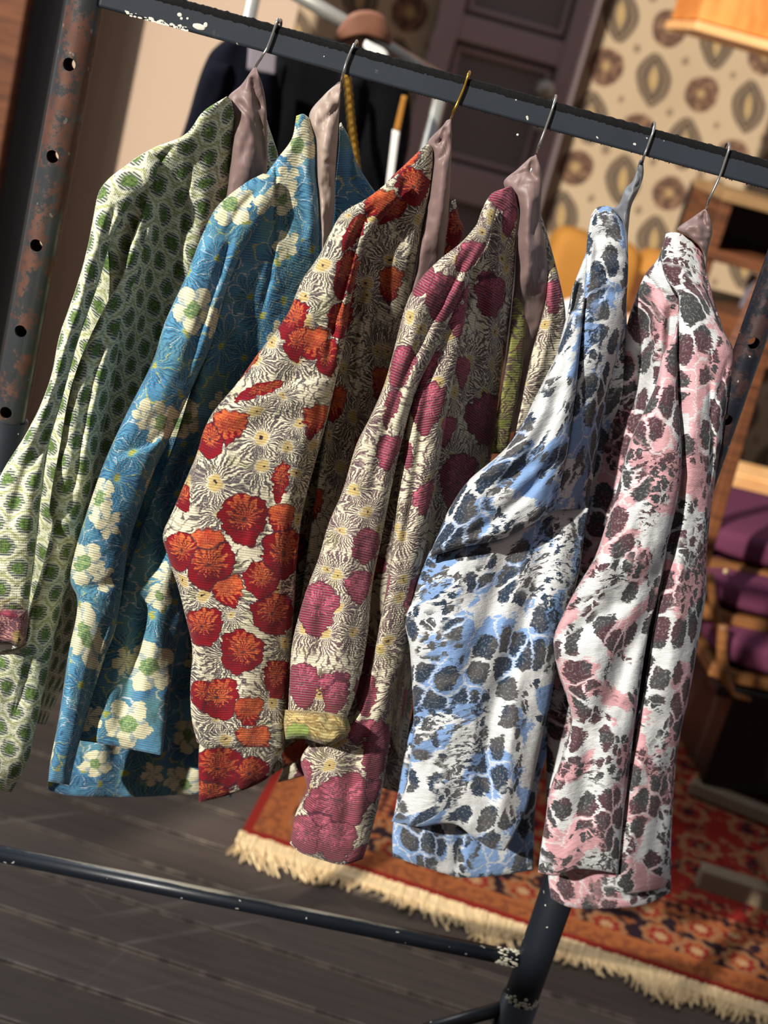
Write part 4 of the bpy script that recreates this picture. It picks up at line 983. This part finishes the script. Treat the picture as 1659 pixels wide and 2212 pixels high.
cloth('upper_sleeve', J, M_leob, [(1262,640),(1225,705),(1200,770),(1160,850),(1120,930),(1080,980),(1010,1040),(970,1100),(942,1165),(925,1204)],
      [(1264,640),(1258,700),(1243,850),(1228,960),(1212,1040),(1197,1102)], [1.40, 1.36, 1.335, 1.335], [1.40, 1.37, 1.36, 1.37], [.012, .05, .065, .06], bottom=[(925,1204),(1000,1182),(1080,1165),(1150,1132),(1197,1102)],
      folds=[('v', [(1220,800),(1190,900),(1130,1000),(1050,1080)], 16, .008), ('r', [(1180,870),(1120,980),(1060,1060)], 20, .006), ('v', [(1225,960),(1150,1050),(1060,1130),(960,1180)], 12, .008), ('v', [(1020,1050),(1100,1030),(1170,990)], 16, .006)], wr=.0032)
cloth('lining', J, M_ling, [(1381,347),(1367,390),(1350,408),(1338,440),(1325,452),(1345,480),(1352,540)], [(1389,343),(1390,378),(1379,412),(1364,445),(1358,490),(1356,520),(1357,560)],
      1.462, 1.46, [.008, .02, .025, .02], folds=[('v', [(1378,365),(1384,390),(1368,410)], 4, .005), ('v', [(1352,410),(1366,415)], 4, .004), ('r', [(1375,390),(1355,440),(1348,500)], 7, .006)], wr=.002, wsc=(14, 30))['label'] = 'slate grey lining over the hanger'

# ---------- pink animal print
J = jacket('white jacket with blush pink patches and charcoal animal spots at the right end', 1524, 452)
cloth('back_panel', J, M_leop, [(1440,508),(1420,560),(1395,590),(1370,650),(1350,720),(1340,800),(1315,900),(1290,1000),(1270,1100),(1230,1250),(1200,1350),(1185,1500),(1180,1700),(1184,1890),(1190,1940)],
      [(1515,545),(1540,640),(1572,760),(1560,870),(1548,1000),(1528,1100),(1512,1280),(1490,1440),(1465,1600),(1450,1800),(1449,1928)],
      [1.48, 1.50, 1.48, 1.44, 1.42], [1.47, 1.46, 1.46, 1.46], .03, bottom=[(1190,1940),(1230,1960),(1300,1963),(1390,1955),(1449,1928)],
      folds=[('s', [(1390,590),(1410,600),(1430,625),(1465,640)], 14, .008), ('r', [(1430,640),(1425,760),(1400,900)], 20, .012), ('v', [(1400,640),(1385,780),(1360,900)], 16, .012), ('v', [(1450,660),(1440,780)], 9, .01),
             ('v', [(1195,1935),(1300,1948),(1440,1915)], 5, .002, 1)], wr=.003)
cloth('front_panel', J, M_leop, [(1438,505),(1428,560),(1440,605),(1464,640),(1462,710),(1460,820),(1466,900),(1472,1000),(1462,1080),(1440,1180),(1425,1280),(1405,1400),(1385,1530),(1365,1650),(1348,1760),(1334,1860),(1326,1926)],
      [(1524,562),(1526,610),(1536,650),(1560,710),(1584,755),(1584,800),(1571,880),(1559,960),(1546,1030),(1536,1100),(1527,1200),(1525,1280),(1506,1400),(1489,1500),(1467,1600),(1456,1680),(1450,1800),(1449,1915)],
      [1.46, 1.41, 1.395, 1.39, 1.40], [1.47, 1.44, 1.44, 1.43, 1.43], [.02, .05, .05, .045, .03], top=[(1438,505),(1452,501),(1480,508),(1510,532),(1524,562)], bottom=[(1326,1926),(1360,1930),(1400,1925),(1449,1915)],
      folds=[('v', [(1534,800),(1537,900),(1540,960),(1532,1060)], 5, .008), ('v', [(1575,770),(1555,840),(1537,900)], 5, .006), ('v', [(1450,610),(1490,620),(1525,625)], 8, .004), ('r', [(1500,700),(1505,900),(1500,1050)], 22, .007),
             ('v', [(1470,1050),(1450,1200),(1440,1330)], 12, .008), ('r', [(1480,1150),(1465,1350),(1430,1550)], 20, .008), ('v', [(1450,1600),(1430,1750),(1400,1900)], 14, .006), ('r', [(1390,1600),(1370,1750),(1355,1900)], 14, .006)], wr=.003)
cloth('sleeve', J, M_leop, [(1463,690),(1454,730),(1431,770),(1417,830),(1388,895),(1360,957),(1335,1050),(1310,1130),(1286,1200),(1240,1280),(1215,1330),(1196,1380),(1205,1450),(1225,1510),(1234,1560),(1212,1640),(1190,1700),(1178,1770),(1166,1850),(1162,1884)],
      [(1464,690),(1463,800),(1467,900),(1472,1000),(1463,1080),(1441,1180),(1422,1280),(1402,1360),(1387,1450),(1372,1560),(1357,1680),(1345,1780),(1335,1888)],
      [1.42, 1.37, 1.345, 1.34, 1.35, 1.36], [1.42, 1.38, 1.365, 1.37, 1.38, 1.38], [.012, .05, .06, .065, .06, .035], bottom=[(1162,1884),(1200,1892),(1240,1878),(1290,1880),(1335,1888)],
      folds=[('v', [(1200,1390),(1280,1340),(1360,1290),(1410,1230)], 22, .009), ('r', [(1290,1200),(1340,1230),(1400,1180)], 26, .006), ('v', [(1440,1180),(1400,1320),(1340,1450),(1290,1600)], 22, .012), ('r', [(1310,1300),(1290,1420),(1290,1550)], 30, .009),
             ('v', [(1236,1540),(1270,1620),(1250,1780)], 20, .009), ('r', [(1330,1560),(1310,1700),(1300,1840)], 24, .009), ('v', [(1240,1290),(1262,1240),(1285,1205)], 8, .006), ('s', [(1215,1330),(1260,1290),(1310,1290)], 18, .006),
             ('v', [(1360,1000),(1410,1020),(1465,1010)], 20, .005)], wr=.0035)
cloth('lining', J, M_lin, [(1521,452),(1495,470),(1463,495),(1482,507),(1512,530),(1522,560)], [(1527,450),(1535,475),(1539,500),(1533,525),(1528,550),(1526,590)],
      1.462, 1.46, [.008, .03, .03, .02], folds=[('v', [(1522,455),(1522,480),(1532,495)], 4, .006), ('S', [(1490,478),(1505,485),(1522,480)], 8, .004), ('r', [(1505,480),(1515,520)], 8, .006)], wr=.003, wsc=(16, 24))['label'] = 'mauve lining over the hanger'

# ================================================================== BACKGROUND
# far clothes rail with dark garments
YB = 2.9
tp0, tp1 = P(560, -60, YB), P(960, 175, YB+.12)
zz = (tp0[2]+tp1[2])/2
ra = empty('far_clothes_rail', (tp0[0], YB, 0), label='pale metal clothes rail with dark coats hanging behind the jackets', cat='clothes rack')
tube('rail', [tp0, tp1], .014, M_steel, ra, 16)
for q, f in ((tp0, -.02), (tp1, .02)):
    tube('upright', [(q[0], q[1], .03), (q[0], q[1], q[2])], .013, M_steel, ra, 14)
    tube('foot', [(q[0]-.0, q[1]-.25, .016), (q[0], q[1]+.25, .016)], .015, M_steel, ra, 14)
def garment(name, label, cat, left, right, Y, th, mat, **k):
    e = empty(name, tuple(P(*left[0], Y)), label=label, cat=cat)
    cloth('body', e, mat, left, right, Y, Y+.03, th, step=9, wr=.006, wsc=(60, 300), **k)
    cloth('sleeve', e, mat, [(left[1][0]-4, left[1][1]+10), (left[2][0]-30, left[2][1]+120), (left[2][0]-80, left[2][1]+480)],
          [(left[1][0]+50, left[1][1]+20), (left[2][0]+40, left[2][1]+120), (left[2][0]-20, left[2][1]+480)], Y-.05, Y-.05, .05, step=9, wr=.004)
    return e
garment('coat', 'long navy coat hanging on the far rail, nearest the beige wall', 'coat', [(505,70),(450,120),(400,270),(350,420),(300,700),(230,1000)], [(560,70),(600,160),(600,300),(590,500),(560,700),(500,1000)], YB, .12, M_navy)
garment('coat', 'long black coat hanging in the middle of the far rail', 'coat', [(600,60),(575,110),(540,250),(520,400),(480,700),(400,1000)], [(740,90),(790,160),(800,300),(790,450),(740,700),(680,1000)], YB+.08, .14, M_black)
garment('jacket', 'black jacket with a white collar hanging on the far rail', 'jacket', [(770,100),(740,150),(720,280),(700,420),(680,600),(640,800)], [(830,110),(880,180),(885,300),(850,450),(820,600),(780,800)], YB-.04, .12, M_black)
o = cloth('paper_collar', None, M_white, [(790,86),(785,100),(792,112)], [(828,104),(840,118),(836,128)], YB-.13, YB-.12, .01, step=5, wr=.001); tag(o, 'small white collar tab lying on the black jacket', 'tab')
o = cloth('swing_tag', None, M_greycard, [(537,92),(533,150)], [(600,105),(596,162)], YB-.12, YB-.12, .004, step=6, wr=.0005); tag(o, 'mauve grey card hanging on the navy coat', 'label')
# shoulder bag / leather piece on top of the rail
o = cloth('leather_bag', None, M_leather, [(735,55),(728,70),(735,88)], [(842,60),(850,80),(842,100)], YB-.02, YB, .09, step=6, top=[(735,55),(760,28),(800,22),(830,35),(842,60)], bottom=[(735,88),(790,80),(842,100)], wr=.003); tag(o, 'brown leather bag slung over the far clothes rail', 'bag')
# gold chain of the bag
ch = [P(x, y, YB-.16) for x, y in ((748,158),(753,200),(758,260),(765,320),(772,385),(776,440))]
bm = bmesh.new(); cp = catmull(ch, 34)
for i in range(33):
    a_, b_ = Vector(cp[i]), Vector(cp[i+1]); q = (b_-a_).to_track_quat('X', 'Z')
    mt = Matrix.Translation((a_+b_)/2) @ q.to_matrix().to_4x4() @ Matrix.Rotation((i % 2)*math.pi/2, 4, 'X')
    n1 = 10
    prev = None; first = None
    for k in range(n1+1):
        an = k*2*math.pi/n1; c_ = Vector((math.cos(an)*.008, math.sin(an)*.0055, 0))
        r_ = [bm.verts.new(mt @ (c_*(1+.3*math.cos(u*math.pi/2))+Vector((0, 0, .0018*math.sin(u*math.pi/2))))) for u in range(4)]
        if prev:
            for u in range(4): bm.faces.new((prev[u], prev[(u+1) % 4], r_[(u+1) % 4], r_[u]))
        prev = r_
o = from_bm('bag_chain', bm, M_gold, None, True); tag(o, 'gold chain strap hanging down over the black coats', 'chain')
bs = empty('belt_strap', tuple(P(872, 200, YB-.12)), label='narrow strap, orange above and white below, hanging beside the black jacket', cat='strap')
o1 = cloth('upper_strap', bs, M_ochre, [(868,205),(850,282)], [(880,208),(864,286)], YB-.12, YB-.12, .006, step=5, wr=.0004); o1['label'] = 'orange upper strap'
cloth('lower_strap', bs, M_white, [(848,280),(834,400)], [(864,284),(848,404)], YB-.12, YB-.12, .006, step=5, wr=.0004)['label'] = 'white lower strap'
# orange wood drawer box / shelf top right, standing nearer than the wall
Yk = 4.2
q0, q1 = P(1506, 66, Yk), P(1479, -130, Yk)
cb = empty('hanging_cabinet', (q0[0], Yk, q0[2]), label='orange pine wall cabinet jutting into the upper right corner', cat='cabinet')
box('cabinet_body', (q0[0]+.45, Yk+.2, q0[2]+.28), (.9, .36, .5), M_orangewood, cb)
box('bottom_board', (q0[0]+.455, Yk+.19, q0[2]+.012), (.93, .40, .026), M_lightwood, cb)
# dark niche shelf on the wall
def qbox(name, x0, y0, x1, y1, Y, dep, mat, parent=None, **k):
    a, b = P(x0, y0, Y), P(x1, y1, Y)
    return box(name, ((a[0]+b[0])/2, Y+dep/2, (a[2]+b[2])/2), (abs(b[0]-a[0]), dep, abs(a[2]-b[2])), mat, parent, **k)
sh = empty('shelf_unit', tuple(P(1440, 700, 4.0)), label='dark brown wooden shelf unit below the wallpaper, holding small boxes', cat='shelf unit')
a0 = P(1440, 400, 4.3)
for nm, (x0, y0, x1, y1, Y, dp, mt) in {'back_board': (1425, 420, 1900, 560, 4.7, .03, M_brown), 'top_board': (1415, 385, 1900, 540, 4.3, .4, M_brown)}.items():
    pass
X0 = gx(1400, 500, 4.3)+.09
z_top = P(1480, 400, 4.3)[2]; z_mid = P(1500, 540, 4.3)[2]; z_low = P(1540, 660, 4.3)[2]
box('upper_board', (X0+.75, 4.5, z_top), (1.3, .4, .03), M_tan, sh)
box('middle_board', (X0+.75, 4.5, z_mid), (1.3, .4, .035), M_brown, sh)
box('lower_board', (X0+.75, 4.45, z_low-.06), (1.5, .6, .12), M_brown, sh)
box('back_board', (X0+.75, 4.72, (z_top+z_mid)/2), (1.3, .02, abs(z_top-z_mid)), M_blackwood, sh)
for k in range(3): box('upright', (X0+.12+k*.6, 4.5, (z_top+z_low)/2), (.035, .38, z_top-z_low-.02), M_brown, sh)
for k in (0, 1): box('leg', (X0+.05+k*1.35, 4.45, (z_low-.12)/2), (.06, .5, z_low-.12), M_brown, sh)
zs_ = z_low+.001
for i, (dx_, w_, h_, mt, lb) in enumerate(((.36, .13, .11, M_greycard, 'grey box, leftmost on the brown shelf unit behind the pink printed jacket'), (.50, .1, .075, M_pinkcard, 'blush pink box standing right of the grey box'),
        (.40, .1, .05, M_white, 'white box, in front of the grey box'), (.66, .12, .09, M_white, 'white box, furthest right on the brown shelf unit'))):
    o = box('small_box', (X0+dx_, 4.38+(-.12 if i == 2 else 0), zs_+h_/2), (w_, .1, h_), mt); tag(o, lb, 'box', 'small boxes on the shelf unit')
# ochre sofa
sf = empty('armchair', tuple(P(1300, 600, 4.6)), label='ochre yellow tufted armchair against the patterned wallpaper', cat='armchair')
sx = gx(1290, 560, 4.6); szt = P(1290, 535, 4.6)[2]
def cushion(name, c, s, mat, parent, puff=.25, rz=0):
    bm = bmesh.new(); bmesh.ops.create_grid(bm, x_segments=14, y_segments=10, size=1)
    for v in bm.verts: pass
    bm.free(); bm = bmesh.new(); bmesh.ops.create_cube(bm, size=2); bmesh.ops.subdivide_edges(bm, edges=bm.edges, cuts=9, use_grid_fill=True)
    for v in bm.verts:
        x, y, z = v.co; r = 5.0
        nrm = (abs(x)**r+abs(y)**r+abs(z)**r)**(1/r); f = 1/nrm
        v.co = Vector((x*f, y*f, z*f*(1-puff*(x*x+y*y)/2.2)))
    bmesh.ops.transform(bm, matrix=Matrix.Translation(c) @ Matrix.Rotation(rz, 4, 'Z') @ Matrix.Diagonal((s[0]/2, s[1]/2, s[2]/2, 1)), verts=bm.verts)
    return from_bm(name, bm, mat, parent, True)
for k in range(3):
    cushion('back_cushion', (sx-.06+k*.15, 4.75, szt-.14), (.16, .2, .34), M_ochre, sf, .15)
cushion('seat_cushion', (sx+.09, 4.52, szt-.40), (.5, .6, .2), M_ochre, sf, .1)
box('base', (sx+.09, 4.58, (szt-.5)/2+.05), (.5, .55, szt-.56), M_brown, sf)
for k in (0, 1):
    o = cushion('throw_pillow', (sx+.0+k*.2, 4.5, szt-.23), (.18, .12, .14), M_white if k == 0 else M_pinkcard, None, .3); tag(o, ('cream' if k == 0 else 'blush')+' pillow resting on the ochre armchair seat', 'pillow')

# right side: pale wooden table, chairs with purple seats stacked up
tb = P(1590, 960, 3.7); t0 = P(1640, 1120, 3.3)
pt = empty('oak_bench', tuple(P(1600, 1100, 3.6)), label='pale oak slatted bench top behind the purple cushions', cat='bench')
zt_ = P(1600, 1130, 3.55)[2]; xt = gx(1570, 1000, 3.9)
for k in range(4):
    box('slat', (xt+.45, 3.55+k*.19, zt_), (1.0, .175, .03), M_lightwood, pt)
for k in (0, 1):
    box('leg', (xt+.0+k*.9, 3.6, zt_/2), (.05, .05, zt_-.02), M_brown, pt); box('leg', (xt+.0+k*.9, 4.05, zt_/2), (.05, .05, zt_-.02), M_brown, pt)
# leaning brown post behind the rack's right post
la, lb = P(1665, 690, 2.7), P(1560, 1060, 2.7)
bp = empty('wooden_easel', (lb[0], 2.7, 0), label='brown wooden easel leg leaning beyond the right rack post', cat='easel')
bm = bmesh.new(); dirv = (lb-la)/np.linalg.norm(lb-la)
end = la+dirv*((la[2]-.0)/-dirv[2]); beam_bm(bm, la-dirv*.25, end, .035, .025); from_bm('leg', bm, M_brown, bp, False, .004)
bm = bmesh.new(); beam_bm(bm, la-dirv*.25, (end[0]-.22, 2.78, 0.0), .035, .025); from_bm('leg', bm, M_brown, bp, False, .004)
# stacked chairs
def chair(Y, seat_l, seat_r, hseat, label, low=False):
    xl = gx(*seat_l, Y); zt = P(*seat_l, Y)[2]
    c = empty('stacking_chair', (xl+.22, Y+.2, 0), label=label, cat='chair', group='purple seated chairs on the right')
    cushion('seat', (xl+.235, Y+.2, zt-.035), (.47, .44, .085), M_purple, c, .12)
    bm = bmesh.new()
    for dx_ in (0, .44): beam_bm(bm, (xl+.015+dx_, Y, zt-.09), (xl+.015+dx_, Y+.42, zt-.09), .025, .03)
    for dy in (.0, .42): beam_bm(bm, (xl+.015, Y+dy, zt-.09), (xl+.455, Y+dy, zt-.09), .03, .025)
    from_bm('seat_frame', bm, M_chairw, c, False, .004)
    return c, xl, zt
Yc = 3.0
c, xl, zt = chair(Yc, (1530, 1130), None, .0, 'purple seated wooden chair, top of the stack on the right')
tube('arm', [(xl-.005, Yc+.0, zt-.09), (xl-.02, Yc-.01, zt-.02), (xl-.01, Yc+.2, zt+.02), (xl, Yc+.42, zt+.1)], .012, M_chairw, c, 12, 24)
c1 = [(xl, zt)]
c, xl, zt = chair(Yc-.08, (1534, 1240), None, .0, 'purple seated wooden chair in the middle of the stack, a pale button on its seat')
bm = bmesh.new(); bmesh.ops.create_uvsphere(bm, u_segments=12, v_segments=8, radius=.006, matrix=Matrix.Translation(P(1568, 1235, Yc-.085)))
from_bm('button', bm, M_fringe, c, True)
tube('leg', [P(1532, 1240, Yc-.1), P(1545, 1320, Yc-.1), P(1565, 1400, Yc-.1)], .010, M_chairw, c, 12, 20)
c, xl, zt = chair(Yc-.16, (1562, 1370), None, .0, 'purple seated wooden chair at the bottom of the stack, resting on the black trunk')
tube('leg', [P(1562, 1350, Yc-.18), P(1560, 1420, Yc-.18), P(1578, 1490, Yc-.18), P(1620, 1508, Yc-.18)], .012, M_chairw, c, 12, 20)
ztr, xtr = zt-.106, xl
# dark wooden trestle in the lower right corner
tr = empty('wooden_trestle', tuple(PZ(1600, 1900)), label='brown wooden trestle with a grey foot on the rug at the lower right', cat='trestle')
bm = bmesh.new(); beam_bm(bm, PZ(1508, 1890, .03), PZ(1800, 1985, .03), .04, .05); from_bm('foot', bm, M_greywood, tr, False, .006)
pa, pb = PZ(1600, 1880, .06), PZ(1720, 1920, .06)
bm = bmesh.new(); m0 = (pa+pb)/2; beam_bm(bm, m0, m0+np.array([.28, .02, .42]), .11, .05); from_bm('panel', bm, M_brown, tr, False, .006)
# black trunk that carries the chairs
trk = empty('black_trunk', (xtr+.3, Yc+.05, 0), label='black trunk standing on the rug under the stack of purple chairs', cat='trunk')
box('body', (xtr+.32, Yc+.05, (ztr-.03+.055)/2), (.50, .44, ztr-.085), M_blackwood, trk)
for (x0, y0, x1, y1) in ((1470, 1515, 1700, 1597), (1490, 1695, 1755, 1800)):
    bm = bmesh.new(); beam_bm(bm, PZ(x0, y0, .034), PZ(x1, y1, .034), .035, .035); from_bm('runner', bm, M_greywood, trk, False, .006)
box('lid', (xtr+.30, Yc+.05, ztr-.015), (.56, .48, .028), M_blackwood, trk)
